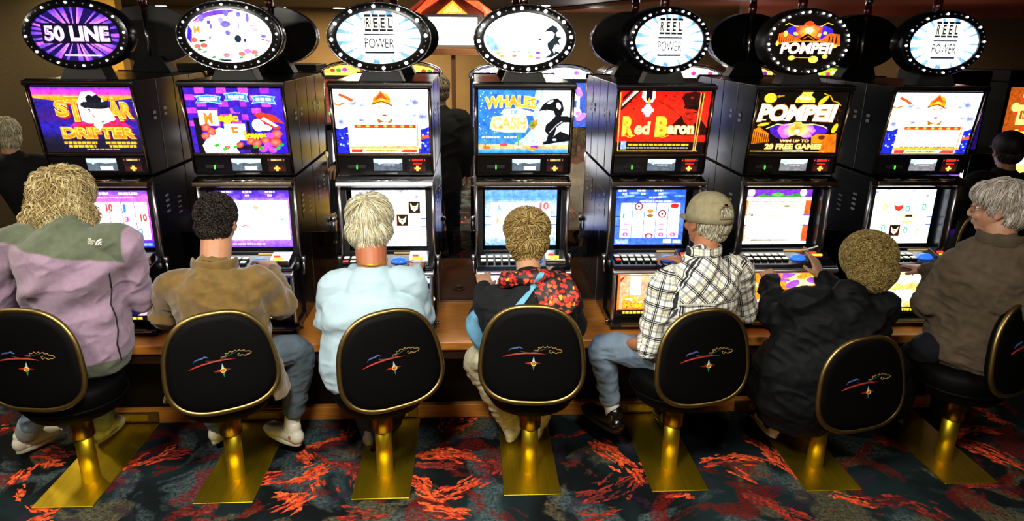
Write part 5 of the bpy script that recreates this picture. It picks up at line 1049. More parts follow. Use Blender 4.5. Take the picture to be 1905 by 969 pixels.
j2, _ = garment(p2, 'suede_jacket', mb, SUEDE, .0065, 7, [(.010, (5, 5, 9), -.3, 13, 1), (.005, (14, 14, 22), .4, 15, 1)], armfold(p2, .006))
cb = MB(); cb.loft([(p2.N+p2.S*math.cos(a)*.10+p2.Fw*(math.sin(a)*.078+.012)+V((0, 0, .012-.02*math.sin(a)**2*0)), .028, .009, (0, 0, 1)) for a in np.linspace(PI*.98, PI*2.02, 9)], 14, 3)
garment(p2, 'jacket_collar', cb, SUEDE, .005, 5, [(.002, (20, 20, 20), 0, 3, 0)])
seam(j2, [(345, 474), (365, 482), (400, 488), (440, 490), (470, 488)], .0022, mat('dark_seam', '#3a2c12', .9), 'yoke_seam', j2, 0)
trousers(p2, M_DENIMD, r=(.09, .085, .076, .07, .064), hem=(.1, .27))
shoe(p2, p2.anL, (.1, 1, 0), WH_SHOE, WH_SOLE, .28, sock=(M_SOCK, p2.knL), laces=WH_SOLE, lift=.0); shoe(p2, p2.anR, (-.75, .65, 0), WH_SHOE, WH_SOLE, .30, w_=.054, hgt=.11, sock=(M_SOCK, p2.knR), laces=WH_SOLE)
hair(p2, [((0, -.018, .04), (.087, .104, .094)), ((0, -.05, -.02), (.078, .062, .062))], ['#120d08', '#1d150d', '#2c2114', '#0c0906'], 1500, .034, .0032, .0055, 1.2, keep=lambda q: q.y < .05 and q.z > -.085 and not (abs(q.x) > .066 and q.z < -.0 and q.y > -.035), lift=.004, grav=.2, seed=5, steps=7, jit=1.2, noise=.004)
# --- woman in pale blue top
p3 = person('woman with short white-blonde hair in a pale blue long-sleeved top, seen from behind', dict(
    P=(-.48, 3.20, .66), shL=at(622, 522, 3.20), shR=at(764, 518, 3.20), elL=at(607, 600, 3.25), elR=at(785, 595, 3.27), wrL=(-.62, 3.52, 1.02), wrR=(-.29, 3.53, 1.02),
    hL=((.1, 1, 0), (0, 0, -1)), hR=((-.1, 1, 0), (0, 0, -1)), head=at(688, 415, 3.34), hrot=(.03, -.15, .0), W=torsoW(.225, .225, .235, .205, .165, .165, .165, -.02, .235),
    hipL=(-.58, 3.22, .655), hipR=(-.38, 3.22, .655), knL=(-.62, 3.42, .40), knR=(-.34, 3.42, .40), anL=(-.56, 3.42, .12), anR=(-.5, 3.40, .12), toeL=(.3, 1, 0), toeR=(-.1, 1, 0), skin=('tanned_skin', '#a8603a'), hk=1.0, neck=1.3, trap=1.0, drop=.11))
M_PB = cloth_mat('pale_blue_knit', '#a9c2cc', .85, .15, 500, .04, 20)
mb = MB(); torso(mb, p3.P, p3.N+V((0, 0, -.062)), p3.S, [(t, w_+.02, d_+.02, f) for t, w_, d_, f in p3.W[:-1]], F_=p3.Fw); sleeves(mb, p3, .076, .07, .04, sag=.01)
a = V(p3.P); mb.loft([(a+V((-.03, -.02, .12)), .235, .17, HX), (a+V((-.03, -.02, .0)), .245, .18, HX), (a+V((-.035, -.03, -.06)), .25, .16, HX)], 30, 4)
def e3(co, no):
    x = co[:, 0]+.475; z = co[:, 2]; m_ = (co[:, 1] < 3.2)
    d = .007*np.sin((z+.45*np.abs(x))*52+1.2*vnoise(co*7, 4))*np.exp(-((z-.93)/.12)**2)*np.exp(-((np.abs(x)-.15)/.1)**2)*m_; return co+no*d[:, None]
garment(p3, 'pale_blue_top', mb, M_PB, .0065, 8, [(.007, (4, 4, 9), 0, 23, 1), (.004, (11, 11, 20), .3, 25, 1)], armfold(p3, .005, e3))
seam(bpy.data.objects['pale_blue_top'], [(628, 482), (640, 488), (665, 493), (690, 494), (715, 492), (732, 487), (742, 480)], .0035, M_PB, 'neckline', p3.o, .0)
MB().tube([p3.N+p3.S*math.cos(a)*.070+p3.Fw*(math.sin(a)*.068+.008)+V((0, 0, .045)) for a in np.linspace(0, 2*PI, 30, endpoint=False)], .0026, 6, closed=True).build('necklace', M_BRASS, p3.o, smooth=True)
trousers(p3, M_BLKT); shoe(p3, p3.anL, (.3, 1, 0), mat('taupe_shoe', '#54504a', .5), BK_SOLE, .24); shoe(p3, p3.anR, (-.1, 1, 0), mat('taupe_shoe', '#54504a', .5), BK_SOLE, .24)
hair(p3, [((0, -.018, .045), (.098, .112, .098)), ((0, -.05, -.02), (.1, .08, .08)), ((0, -.06, -.075), (.07, .055, .045))], ['#b0a67c', '#d6cfa8', '#ece8cc', '#f6f2dc', '#8f8560'], 3200, .11, .0022, .003, .5, wh=(-.15, -.75, .62), keep=lambda q: q.y < .055 and q.z > -.11, lift=.006, grav=.5, seed=7, steps=8, out=.007, jit=.28, noise=.003)
# --- woman with red leaf scarf
p4 = person('woman with curly golden brown hair, black top and red leaf print scarf', dict(
    P=(.285, 3.20, .64), neckup=.075, shL=at(922, 552, 3.17), shR=at(1048, 546, 3.17), elL=at(897, 600, 3.24), elR=at(1066, 608, 3.26), wrL=at(899, 532, 3.52), wrR=(.46, 3.54, .99),
    hL=((.03, .9, .3), (.1, .1, -1), (.3, .3, .35, .4)), hR=((-.1, 1, 0), (0, 0, -1)), head=at(980, 440, 3.34), hrot=(0, -.2, .0), W=torsoW(.21, .215, .215, .19, .16, .16, .16, .0),
    hipL=(.19, 3.22, .635), hipR=(.38, 3.22, .635), knL=at(880, 665, 3.34), knR=(.45, 3.42, .40), anL=(.215, 3.47, .11), anR=(.36, 3.5, .1), toeL=(.25, 1, 0), toeR=(.1, 1, 0), skin=('fair_skin', '#c09068'), hk=.97))
mb = MB(); torso(mb, p4.P, p4.N, p4.S, [(t, w_+.018, d_+.018, f) for t, w_, d_, f in p4.W], F_=p4.Fw); yoke(mb, p4, .95); sleeves(mb, p4, .078, .076, .045, sag=.012, cut=(.93, 1))
garment(p4, 'black_top', mb, cloth_mat('black_knit', '#16181a', .85, .3, 400), .007, 8, [(.008, (5, 5, 14), .15, 33, 1), (.004, (14, 14, 24), .4, 35, 1)], armfold(p4, .006))
def leaf_mat():
    m = bpy.data.materials.new('leaf_print_silk'); m.use_nodes = True; nt = m.node_tree; N = nt.nodes; L = nt.links; b = N['Principled BSDF']; b.inputs['Roughness'].default_value = .6
    tc = N.new('ShaderNodeTexCoord'); n = N.new('ShaderNodeTexNoise'); n.inputs['Scale'].default_value = 30; n.inputs['Detail'].default_value = 2; L.new(tc.outputs['Object'], n.inputs['Vector'])
    vm = N.new('ShaderNodeVectorMath'); vm.operation = 'MULTIPLY_ADD'; vm.inputs[1].default_value = (.04, .04, .04); L.new(n.outputs['Color'], vm.inputs[0]); L.new(tc.outputs['Object'], vm.inputs[2])
    vo = N.new('ShaderNodeTexVoronoi'); vo.inputs['Scale'].default_value = 46; L.new(vm.outputs[0], vo.inputs['Vector'])
    cr = N.new('ShaderNodeValToRGB'); cr.color_ramp.interpolation = 'CONSTANT'; e = cr.color_ramp.elements; e[0].position = 0; e[0].color = (*lin('#c02018'), 1); e[1].position = .3; e[1].color = (*lin('#e83820'), 1)
    for pz, c in ((.5, '#f0601c'), (.66, '#f6b020'), (.76, '#180a0a'), (.9, '#d82a1c')): q = e.new(pz); q.color = (*lin(c), 1)
    sx = N.new('ShaderNodeSeparateColor'); L.new(vo.outputs['Color'], sx.inputs[0]); L.new(sx.outputs[0], cr.inputs[0])
    dr = N.new('ShaderNodeMapRange'); dr.inputs[1].default_value = .011; dr.inputs[2].default_value = .019; L.new(vo.outputs['Distance'], dr.inputs[0])
    dr.inputs[1].default_value = .42; dr.inputs[2].default_value = .55
    mx = N.new('ShaderNodeMix'); mx.data_type = 'RGBA'; L.new(dr.outputs[0], mx.inputs['Factor']); L.new(cr.outputs[0], mx.inputs['A']); mx.inputs['B'].default_value = (*lin('#14090a'), 1); L.new(mx.outputs['Result'], b.inputs['Base Color']); return m
mb = MB(); Nn = p4.N
limb(mb, [Nn+V((-.13, -.02, .0)), Nn+V((-.06, -.065, .035)), Nn+V((.02, -.075, .045)), Nn+V((.08, -.06, .035)), Nn+V((.14, -.02, .01))], [.03, .034, .036, .036, .03], (0, 1, 0), 16)
limb(mb, [Nn+V((-.12, .0, .02)), Nn+V((-.06, .1, -.02)), Nn+V((.06, .1, -.02)), Nn+V((.13, .0, .02))], [.03, .03, .03, .03], (0, 1, 0), 16)
mb.loft([(Nn+V((.09, -.085, .015)), .10, .025, HX), (Nn+V((.125, -.125, -.03)), .105, .022, HX), (Nn+V((.14, -.150, -.075)), .085, .018, HX), (Nn+V((.15, -.165, -.12)), .035, .012, HX)], 22, 5)
garment(p4, 'leaf_scarf', mb, leaf_mat(), .0055, 4, [(.007, (10, 10, 16), .5, 43, 1), (.003, (30, 30, 30), .4, 45, 0)])
M_BLUE = cloth_mat('light_blue_canvas', '#5c8ca6', .8, .3, 400); tp = bpy.data.objects['black_top']; sc_ = bpy.data.objects['leaf_scarf']; st = []
for q in ((1008, 508), (1003, 517), (992, 533), (980, 550), (968, 565), (955, 582), (940, 600), (922, 615), (905, 625)):
    h = [x for x in (surf(tp, *q, .007), surf(sc_, *q, .007)) if x]
    if h: st.append(min(h, key=lambda v: v.y))
mb = MB(); mb.loft([(q, .015, .0035, (1, 0, .5)) for q in st], 12, 4); bag = link('shoulder_bag', bake(MB().loft([(at(884, 588, 3.2), .03, .05, HX), (at(882, 608, 3.2), .045, .07, HX), (at(893, 632, 3.2), .045, .06, HX)], 24, 4), .007, 5), M_BLUE)
folded(bag.data, [(.008, (12, 12, 14), .3, 3, 1)]); tag(bag, 'light blue shoulder bag at the left hip of the woman with the leaf scarf', 'bag'); mb.build('strap', cloth_mat('sky_blue_strap', '#6aa8c4', .8, .3, 400), bag, smooth=True)
trousers(p4, cloth_mat('cream_trouser_cloth', '#c9c2a0', .85)); shoe(p4, p4.anL, (.25, 1, 0), WH_SHOE, WH_SOLE, .25, sock=(M_SOCK, p4.knL), laces=M_SOCK); shoe(p4, p4.anR, (.1, 1, 0), WH_SHOE, WH_SOLE, .25)
hair(p4, [((0, -.018, .045), (.105, .112, .095)), ((0, -.05, -.02), (.095, .08, .08)), ((0, -.06, -.08), (.066, .05, .04))], ['#6a5426', '#8f7538', '#b59a5a', '#7d6430', '#c8b078'], 3800, .06, .0021, .006, .8, wh=(0, -.8, .3), keep=lambda q: q.y < .06 and q.z > -.12, lift=.008, grav=.1, seed=9, steps=9, jit=.4, noise=.006)
# --- man in plaid shirt and cap
p5 = person('man in a worn tan baseball cap, black and white plaid shirt and faded jeans', dict(
    P=(1.09, 3.20, .65), shL=at(1240, 515, 3.14), shR=at(1372, 492, 3.26), elL=at(1207, 640, 3.12), elR=at(1385, 585, 3.38), wrL=at(1163, 640, 3.30), wrR=at(1283, 487, 3.58),
    hL=((-.5, .75, -.25), (.1, -.1, -1), (.4, .45, .5, .55)), hR=((-.75, .6, .05), (0, .0, -1), (.2, .25, .3, .4)), neckup=.07, head=at(1316, 410, 3.30), hrot=(.42, -.1, .06), W=torsoW(.18, .18, .19, .185, .13, .135, .135, .0),
    hipL=(.99, 3.20, .645), hipR=(1.18, 3.24, .645), knL=at(1118, 640, 3.37), knR=(1.2, 3.42, .40), anL=at(1140, 775, 3.36), anR=(1.12, 3.5, .1), toeL=(-.25, 1, 0), toeR=(0, 1, 0), skin=('sunburnt_skin', '#b0724a'), hk=1.1, neck=1.05))
def plaid():
    m = bpy.data.materials.new('plaid_cotton'); m.use_nodes = True; nt = m.node_tree; N = nt.nodes; L = nt.links; b = N['Principled BSDF']; b.inputs['Roughness'].default_value = .85; b.inputs['Specular IOR Level'].default_value = .2
    a = N.new('ShaderNodeAttribute'); a.attribute_name = 'weave'; sp = N.new('ShaderNodeSeparateXYZ'); L.new(a.outputs['Vector'], sp.inputs[0]); outs = []
    for ax in (0, 1):
        f = N.new('ShaderNodeMath'); f.operation = 'MULTIPLY'; f.inputs[1].default_value = 1/.082; L.new(sp.outputs[ax], f.inputs[0]); fr = N.new('ShaderNodeMath'); fr.operation = 'FRACT'; L.new(f.outputs[0], fr.inputs[0])
        r = N.new('ShaderNodeValToRGB'); r.color_ramp.interpolation = 'CONSTANT'; e = r.color_ramp.elements; e[0].position = 0; e[0].color = (*lin('#fbfbf4'), 1); e[1].position = .14; e[1].color = (*lin('#4a4c58'), 1)
        for pz, c in ((.2, '#f4f4ee'), (.24, '#34363f'), (.32, '#f4f4ee'), (.36, '#555762'), (.40, '#fbfbf4'), (.58, '#e4dcae'), (.64, '#fbfbf4'), (.74, '#b8bcc4'), (.86, '#fbfbf4')): q = e.new(pz); q.color = (*lin(c), 1)
        L.new(fr.outputs[0], r.inputs[0]); outs.append(r.outputs[0])
    mx = N.new('ShaderNodeMix'); mx.data_type = 'RGBA'; mx.blend_type = 'MULTIPLY'; mx.inputs['Factor'].default_value = 1; L.new(outs[0], mx.inputs['A']); L.new(outs[1], mx.inputs['B']); L.new(mx.outputs['Result'], b.inputs['Base Color']); return m
mb = MB(); torso(mb, p5.P, p5.N, p5.S, [(t, w_+.02, d_+.02, f) for t, w_, d_, f in p5.W], F_=p5.Fw); yoke(mb, p5, .95); sleeves(mb, p5, .072, .07, .046, sag=.012, cut=(.28, .8))
o5, co = garment(p5, 'plaid_shirt', mb, plaid(), .006, 8, [(.009, (5, 5, 12), .4, 53, 1), (.004, (16, 16, 24), .2, 55, 1)], armfold(p5, .006))
S = np.array(p5.S); x = (co-np.array(p5.N))@S; z = co[:, 2]-p5.N.z; U = x.copy(); W_ = z.copy(); yk = (z > -.19); U[yk] = (x[yk]+z[yk])*.72; W_[yk] = (z[yk]-x[yk])*.72
for sh, el, wr in ((p5.shL, p5.elL, p5.wrL), (p5.shR, p5.elR, p5.wrR)):
    for a_, b_ in ((sh, el), (el, wr)):
        d, t = seg_dist(co, a_, b_); ax = np.array(V(b_)-V(a_)); l = np.linalg.norm(ax); ax /= l; e1_ = np.cross(ax, [0, 1, 0]); e1_ /= np.linalg.norm(e1_); e2_ = np.cross(ax, e1_)
        q = co-np.array(a_); al = q@ax; an = np.arctan2(q@e2_, q@e1_)*.075; msk = (d < .105) & (np.abs(x) > .185) if a_ is sh else (d < .1) & (al > -.02) & (np.abs(x) > .12)
        U[msk] = an[msk]; W_[msk] = al[msk]
at_ = o5.data.attributes.new('weave', 'FLOAT_VECTOR', 'POINT'); at_.data.foreach_set('vector', np.stack([U+2, W_+3, 0*U], 1).astype(np.float32).ravel())
cb = MB(); ring = [p5.N+p5.S*math.cos(a)*.085+p5.Fw*(math.sin(a)*.075+.01)+V((0, 0, .035)) for a in np.linspace(PI*.95, PI*2.05, 8)]
cb.loft([(q, .028, .008, (0, 0, 1)) for q in ring], 14, 3); oc, cc = garment(p5, 'shirt_collar', cb, o5.data.materials[0], .0045, 3)
at_ = oc.data.attributes.new('weave', 'FLOAT_VECTOR', 'POINT'); at_.data.foreach_set('vector', np.stack([(cc-np.array(p5.N))@S+2, cc[:, 2]*1.0+2.02, 0*cc[:, 0]], 1).astype(np.float32).ravel())
trousers(p5, M_DENIM, r=(.092, .088, .078, .066, .056), hem=(.27, .1)); shoe(p5, p5.anL, (-.5, 1, 0), BK_SHOE, BK_SOLE, .32, w_=.06, hgt=.11, sock=(M_SOCK, p5.knL), laces=BK_SOLE); shoe(p5, p5.anR, (0, 1, 0), BK_SHOE, BK_SOLE, .29)
hair(p5, [((0, -.03, -.01), (.079, .085, .07)), ((0, -.03, .03), (.078, .088, .065)), ((0, -.055, -.05), (.06, .042, .04))], ['#8f8870', '#b4ae96', '#d0cbb6'], 700, .04, .003, .002, .5, keep=lambda q: q.y < .01 and q.z > -.09 and q.z < .07 and not (abs(q.x) > .07 and q.y > -.03), lift=.002, grav=.7, seed=11, steps=6, jit=.4, noise=.002, k=1.1)
# cap: six panel crown, arched opening with strap at the back, button, curved peak
n1, n2 = 48, 16; vs = []; fs = []; cx, cy, cz, rx, ry, rz_ = 0, -.012, .022, .093, .113, .108; k5 = 1.1
for i in range(n2):
    f = i/(n2-1)*1.02; zz = math.cos(f*PI*.5)
    for j in range(n1):
        a = 2*PI*j/n1; rr = math.sin(min(f, 1)*PI*.5)**.85; sm_ = 1-.015*abs(math.cos(3*a))
        vs.append(p5.M @ (V((cx+rx*rr*math.cos(a)*sm_, cy+ry*rr*math.sin(a)*sm_, cz+rz_*zz-(.02 if i == n2-1 else 0)))*k5))
for i in range(n2-1):
    for j in range(n1):
        a = 2*PI*(j+.5)/n1; f = (i+.5)/(n2-1); da = abs(((a-1.5*PI+PI) % (2*PI))-PI)
        if f > .62 and da < .42*math.sqrt(max(0, 1-((.93-f)/.31)**2)) and f < .93: continue
        fs.append((i*n1+j, i*n1+(j+1) % n1, (i+1)*n1+(j+1) % n1, (i+1)*n1+j))
M_CAP = cloth_mat('worn_tan_cotton', '#9c9474', .9, .35, 300, .18, 30)
cap = MB().add(vs, fs).build('baseball_cap', M_CAP, None, smooth=True); so_ = cap.modifiers.new('s', 'SOLIDIFY'); so_.thickness = .004; tag(cap, 'worn tan baseball cap on the head of the man in the plaid shirt', 'cap')
for kx in range(6):
    a = PI/6+kx*PI/3; MB().tube([p5.M @ (V((cx+(rx+.001)*math.sin(f*PI*.5)**.85*math.cos(a)*.985, cy+(ry+.001)*math.sin(f*PI*.5)**.85*math.sin(a)*.985, cz+rz_*math.cos(f*PI*.5)+.001))*k5) for f in np.linspace(.05, .6 if abs(((a-1.5*PI+PI) % (2*PI))-PI) < .3 else .98, 10)], .0014, 5).build('panel_seam', cloth_mat('dark_tan_cotton', '#7c7458', .9), cap, smooth=True)
MB().ball(p5.M @ V((cx, cy, (cz+rz_+.002)*k5)), (.007, .007, .004), 10, 6).build('button', mat('cap_button', '#2a2620', .6), cap, smooth=True)
MB().tube([p5.M @ (V((cx+(rx+.002)*math.cos(a), cy+(ry+.002)*math.sin(a), cz+.002))*k5) for a in np.linspace(1.5*PI-.42, 1.5*PI+.42, 10)], .006, 8).build('back_strap', cloth_mat('dark_tan_cotton', '#7c7458', .9), cap, smooth=True)
m = MB(); g = []
for j in range(13):
    a = PI*.5+(j-6)/6*1.0; g.append((V((rx*math.cos(a), cy+ry*math.sin(a), cz)), V((rx*math.cos(a)*.95, cy+ry*math.sin(a)+.065*math.cos((j-6)/6*1.4)+.004, cz-.012-.012*abs(j-6)/6))))
m.add([p5.M @ (q*k5) for ab in g for q in ab], [(2*j, 2*j+1, 2*j+3, 2*j+2) for j in range(12)]); bo = m.build('peak', M_CAP, cap, smooth=True); q = bo.modifiers.new('s', 'SOLIDIFY'); q.thickness = .004
# --- woman in black coat
p6 = person('woman with round frizzy hair in a loose black coat, holding a cigarette', dict(
    P=(1.84, 3.18, .62), shL=at(1500, 560, 3.17), shR=at(1650, 570, 3.19), elL=at(1447, 590, 3.30), elR=at(1560, 560, 3.52), wrL=at(1430, 522, 3.56), wrR=at(1527, 515, 3.60),
    hL=((.12, .85, .35), (.2, .1, -1), (.5, .6, .7, .8)), hR=((-.22, .5, .8), (-.55, .8, -.2), (.15, .2, .6, .7)), head=at(1612, 488, 3.30), hrot=(.1, -.25, -.05), W=torsoW(.21, .21, .215, .19, .16, .16, .155, -.0),
    hipL=(1.74, 3.2, .615), hipR=(1.94, 3.2, .615), knL=(1.72, 3.40, .40), knR=(1.98, 3.42, .40), anL=(1.70, 3.42, .13), anR=(1.95, 3.5, .1), toeL=(0, 1, 0), toeR=(0, 1, 0), skin=('fair_skin', '#b07a54'), hk=1.0, neckup=.03))
M_COAT = cloth_mat('black_nylon', '#04070a', .72, .2, 150, .3, 12, spec=.2)
mb = MB(); torso(mb, p6.P, p6.N, p6.S, [(t, w_+.03, d_+.03, f) for t, w_, d_, f in p6.W], F_=p6.Fw); yoke(mb, p6, 1.1); sleeves(mb, p6, .098, .09, .06, sag=.02, cut=(.97, .9)); a = V(p6.P)
limb(mb, [p6.N+V((0, 0, -.03)), p6.N+V((0, .0, .02))], [.10, .085])
mb.loft([(a+V((-.02, -.0, .2)), .25, .19, HX), (a+V((-.05, .0, .04)), .30, .22, HX), (a+V((-.07, .01, -.10)), .33, .24, HX), (a+V((-.06, .02, -.2)), .32, .22, HX)], 34, 5)
garment(p6, 'black_coat', mb, M_COAT, .008, 7, [(.014, (4, 4, 9), .5, 63, 1), (.007, (11, 11, 20), -.4, 65, 1), (.003, (30, 30, 30), .4, 66, 0)], armfold(p6, .006))
trousers(p6, M_BLKT, hips=False); shoe(p6, p6.anL, (0, 1, 0), WH_SHOE, WH_SOLE, .24); shoe(p6, p6.anR, (0, 1, 0), WH_SHOE, WH_SOLE, .24)
hair(p6, [((0, -.02, .035), (.128, .132, .125)), ((0, -.05, -.045), (.118, .095, .09)), ((0, -.06, -.10), (.07, .06, .045))], ['#5c4a22', '#85703a', '#a8925a', '#6f5c2c', '#bfa868'], 8000, .024, .0016, .0045, 1.1, keep=lambda q: q.y < .08, lift=.006, grav=0, seed=13, steps=7, jit=1.8, noise=.008)
hd = V(p6.wrR)+V((-.02, .0, 0)); t0 = at(1494, 466, 3.66); t1 = at(1524, 457, 3.60)
cg = MB().cyl(t0, t0.lerp(t1, .93), .004, n=12).build('cigarette', mat('cigarette_paper', '#f2efe6', .8), smooth=True); tag(cg, 'white cigarette held in the raised right hand of the woman in the black coat', 'cigarette'); MB().cyl(t0-(t1-t0)*.3, t0, .0042, n=12).build('filter', mat('cork_filter', '#b8843c', .8), cg, smooth=True)
# --- man in grey-brown jacket
p7 = person('grey-haired man in glasses and a brown-grey jacket, turned left at the right edge', dict(
    P=(2.60, 3.20, .66), neckup=.085, shL=at(1785, 488, 3.24), shR=at(1925, 472, 3.05), elL=at(1722, 565, 3.30), elR=at(1925, 590, 3.22), wrL=at(1735, 512, 3.54), wrR=(2.50, 3.5, 1.0),
    hL=((-.05, .95, .2), (.1, 0, -1), (.5, .6, .7, .8)), hR=((-.3, 1, 0), (0, 0, -1)), head=at(1858, 388, 3.20), hrot=(.85, -.12, .0), W=torsoW(.205, .20, .21, .205, .16, .155, .155, .0),
    hipL=(2.41, 3.24, .655), hipR=(2.60, 3.24, .655), knL=at(1700, 655, 3.37), knR=(2.45, 3.42, .42), anL=(2.2, 3.5, .1), anR=(2.5, 3.52, .1), toeL=(-.3, 1, 0), toeR=(0, 1, 0), skin=('pale_ruddy_skin', '#b58468'), hk=1.06, fat=1.08, neck=1.25))
M_J7 = cloth_mat('grey_brown_twill', '#53483a', .9, .4, 300, .15, 30)
mb = MB(); torso(mb, p7.P, p7.N, p7.S, [(t, w_+.024, d_+.024, f) for t, w_, d_, f in p7.W], F_=p7.Fw); yoke(mb, p7, 1.05); sleeves(mb, p7, .084, .082, .052, sag=.015)
a = V(p7.P); mb.loft([(a+V((0, 0, .14)), .20, .16, p7.S), (a+V((0, 0, .05)), .205, .17, p7.S), (a+V((0, 0, .0)), .20, .16, p7.S)], 30, 4)
garment(p7, 'grey_brown_jacket', mb, M_J7, .007, 7, [(.011, (5, 5, 10), .6, 73, 1), (.005, (14, 14, 24), -.3, 75, 1), (.002, (30, 30, 30), 0, 76, 0)], armfold(p7, .006))
cb = MB(); ring = [p7.N+p7.S*math.cos(a)*.098+p7.Fw*(math.sin(a)*.085)+V((0, 0, .02)) for a in np.linspace(PI*.95, PI*2.05, 8)]
cb.loft([(q, .032, .01, (0, 0, 1)) for q in ring], 14, 3); garment(p7, 'jacket_collar', cb, M_J7, .005, 3)
trousers(p7, cloth_mat('navy_trouser_cloth', '#0d1118', .85)); shoe(p7, p7.anL, (-.3, 1, 0), BK_SHOE, BK_SOLE, .28); shoe(p7, p7.anR, (0, 1, 0), BK_SHOE, BK_SOLE, .28)
hair(p7, [((0, -.022, .042), (.088, .107, .096)), ((0, -.052, -.02), (.08, .065, .066)), ((0, .03, .07), (.075, .07, .055))], ['#a9a093', '#cfc8bc', '#e4dfd6', '#8c8478'], 2800, .08, .0022, .003, .6, wh=(.1, -.3, .9), keep=lambda q: q.z > -.075 and (q.y < .03 or q.z > .06) and not (abs(q.x) > .062 and q.z < .015 and q.y > -.04), lift=.005, grav=.3, seed=17, steps=8, out=.002, jit=.35, noise=.004, k=1.06)
g = MB(); k7 = 1.06
for sd in (-1, 1):
    g.tube([p7.M @ (V((sd*.034+.024*math.cos(a), .103, .003+.019*math.sin(a)))*k7) for a in np.linspace(0, 2*PI, 20, endpoint=False)], .0016, 6, closed=True)
    g.tube([p7.M @ (V((sd*.058, .102, .01))*k7), p7.M @ (V((sd*.076, .09, .012))*k7), p7.M @ (V((sd*.083, .0, .012))*k7), p7.M @ (V((sd*.082, -.02, -.008))*k7)], .0018, 6)
g.tube([p7.M @ (V((-.011, .103, .008))*k7), p7.M @ (V((.011, .103, .008))*k7)], .0014, 6)
gl = g.build('eyeglasses', M_TRIM, smooth=True); tag(gl, 'thin gold-rimmed eyeglasses on the grey-haired man at the right', 'eyeglasses')
for sd in (-1, 1):
    MB().ball(p7.M @ (V((sd*.034, .103, .003))*k7), (.022, .022, .0015), 16, 6, p7.M.to_3x3() @ Euler((PI/2, 0, 0)).to_matrix()).build('lens', glass_clear, gl, smooth=True)
#@@BACKGROUND
# ------------------------------------------------------------------ behind the two rows
def small_machine(x, y, label, seed, cols, h=1.94, w_=.29, arch=True, rz=0, bright=1.0, grp='slot machines in the next aisle'):
    t = empty('slot_machine', (x, y, 0), label, 'slot machine', grp, rz); rn = random.Random(seed)
    MB().prism([(.0, 0), (.0, .72), (-.12, .74), (-.12, .80), (.02, .86), (.06, 1.28), (.0, 1.33), (.0, h-.12), (.55, h-.12), (.55, 0)], -w_, w_).build('cabinet', M_BLACK if arch else mat('charcoal_cabinet', '#040404', .6, spec=.15), t, bevel=.008)
    def field(a):
        a.rect(0, 0, 1, 1, cols[0])
        for k in range(22): a.ell(rn.uniform(.14, .86), rn.uniform(.14, .86), rn.uniform(.03, .1), rn.uniform(.04, .12), H(cols[1+k % (len(cols)-1)], bright), rot=rn.uniform(0, 3))
        a.rect(.2, .35, .8, .7, H(cols[1], bright)); a.greek(.25, .45, .75, .6, cols[0], seed)
    a = Art(quadP((-w_*.9, -.003, 1.36), (w_*.9, -.003, 1.36), (w_*.9, -.003, h-.16), (-w_*.9, -.003, h-.16)), .0003); field(a); a.build('artwork_glass', M_LIT, t)
    a = Art(quadP((-w_*.8, .017, .88), (w_*.8, .017, .88), (w_*.8, .052, 1.25), (-w_*.8, .052, 1.25)), .0003); a.rect(0, 0, 1, 1, H('#e8ecff', bright)); reels(a, .08, .92, .2, .8, 5, H(cols[1], bright), cols[0]); a.build('game_screen', M_LIT, t)
    a = Art(quadP((-w_*.85, -.003, .3), (w_*.85, -.003, .3), (w_*.85, -.003, .68), (-w_*.85, -.003, .68)), .0003); field(a); a.build('belly_glass', M_LIT, t)
    b = MB()
    b.box((-w_*.85, -.10, .80), (w_*.85, -.04, .815)).build('button_row', M_BTN, t, bevel=.004)
    if arch:   # arched lit topper under a chrome band
        P = [(w_*math.cos(q), h-.12+.12*math.sin(q)) for q in np.linspace(PI, 0, 17)]
        MB().plate([(u, .0, v) for u, v in P], (0, .5, 0)).build('arched_top', M_BLACK, t)
        m = Art(lambda u, v, hh: V((u, -.004-hh, v)), .0003); m.poly([(u*.93, h-.12+(v-h+.12)*.85) for u, v in P], cols[1] if bright < 1.1 else H(cols[1], bright))
        for k in range(9): m.ell((k-4)*w_*.2, h-.085+.02*rn.random(), .025, .02, cols[1+k % (len(cols)-1)])
        m.m.f = [tuple(reversed(f)) for f in m.m.f]; m.build('topper_glass', M_LIT, t)
        MB().tube([(u*1.01, -.008, v+.004) for u, v in P], .014, 8).build('chrome_band', M_CHROME, t, smooth=True)
    else: MB().box((-w_, 0, h-.12), (w_, .5, h-.02)).build('top_cap', MATS['charcoal_cabinet'], t, bevel=.01)
    return t
FR = ['#7a2c10', '#ffd24a', '#e83a1c', '#48a030', '#c040c0', '#ffe890']; VI = ['#3a1a8a', '#efe8ff', '#b060f0', '#5060f8', '#ff8ae0']; WB = ['#4060c8', '#ffffff', '#d8e4ff', '#c070e0', '#f0f4ff']; GO = ['#a84a10', '#ffd86a', '#ffb030', '#c02c18', '#7a2a80']
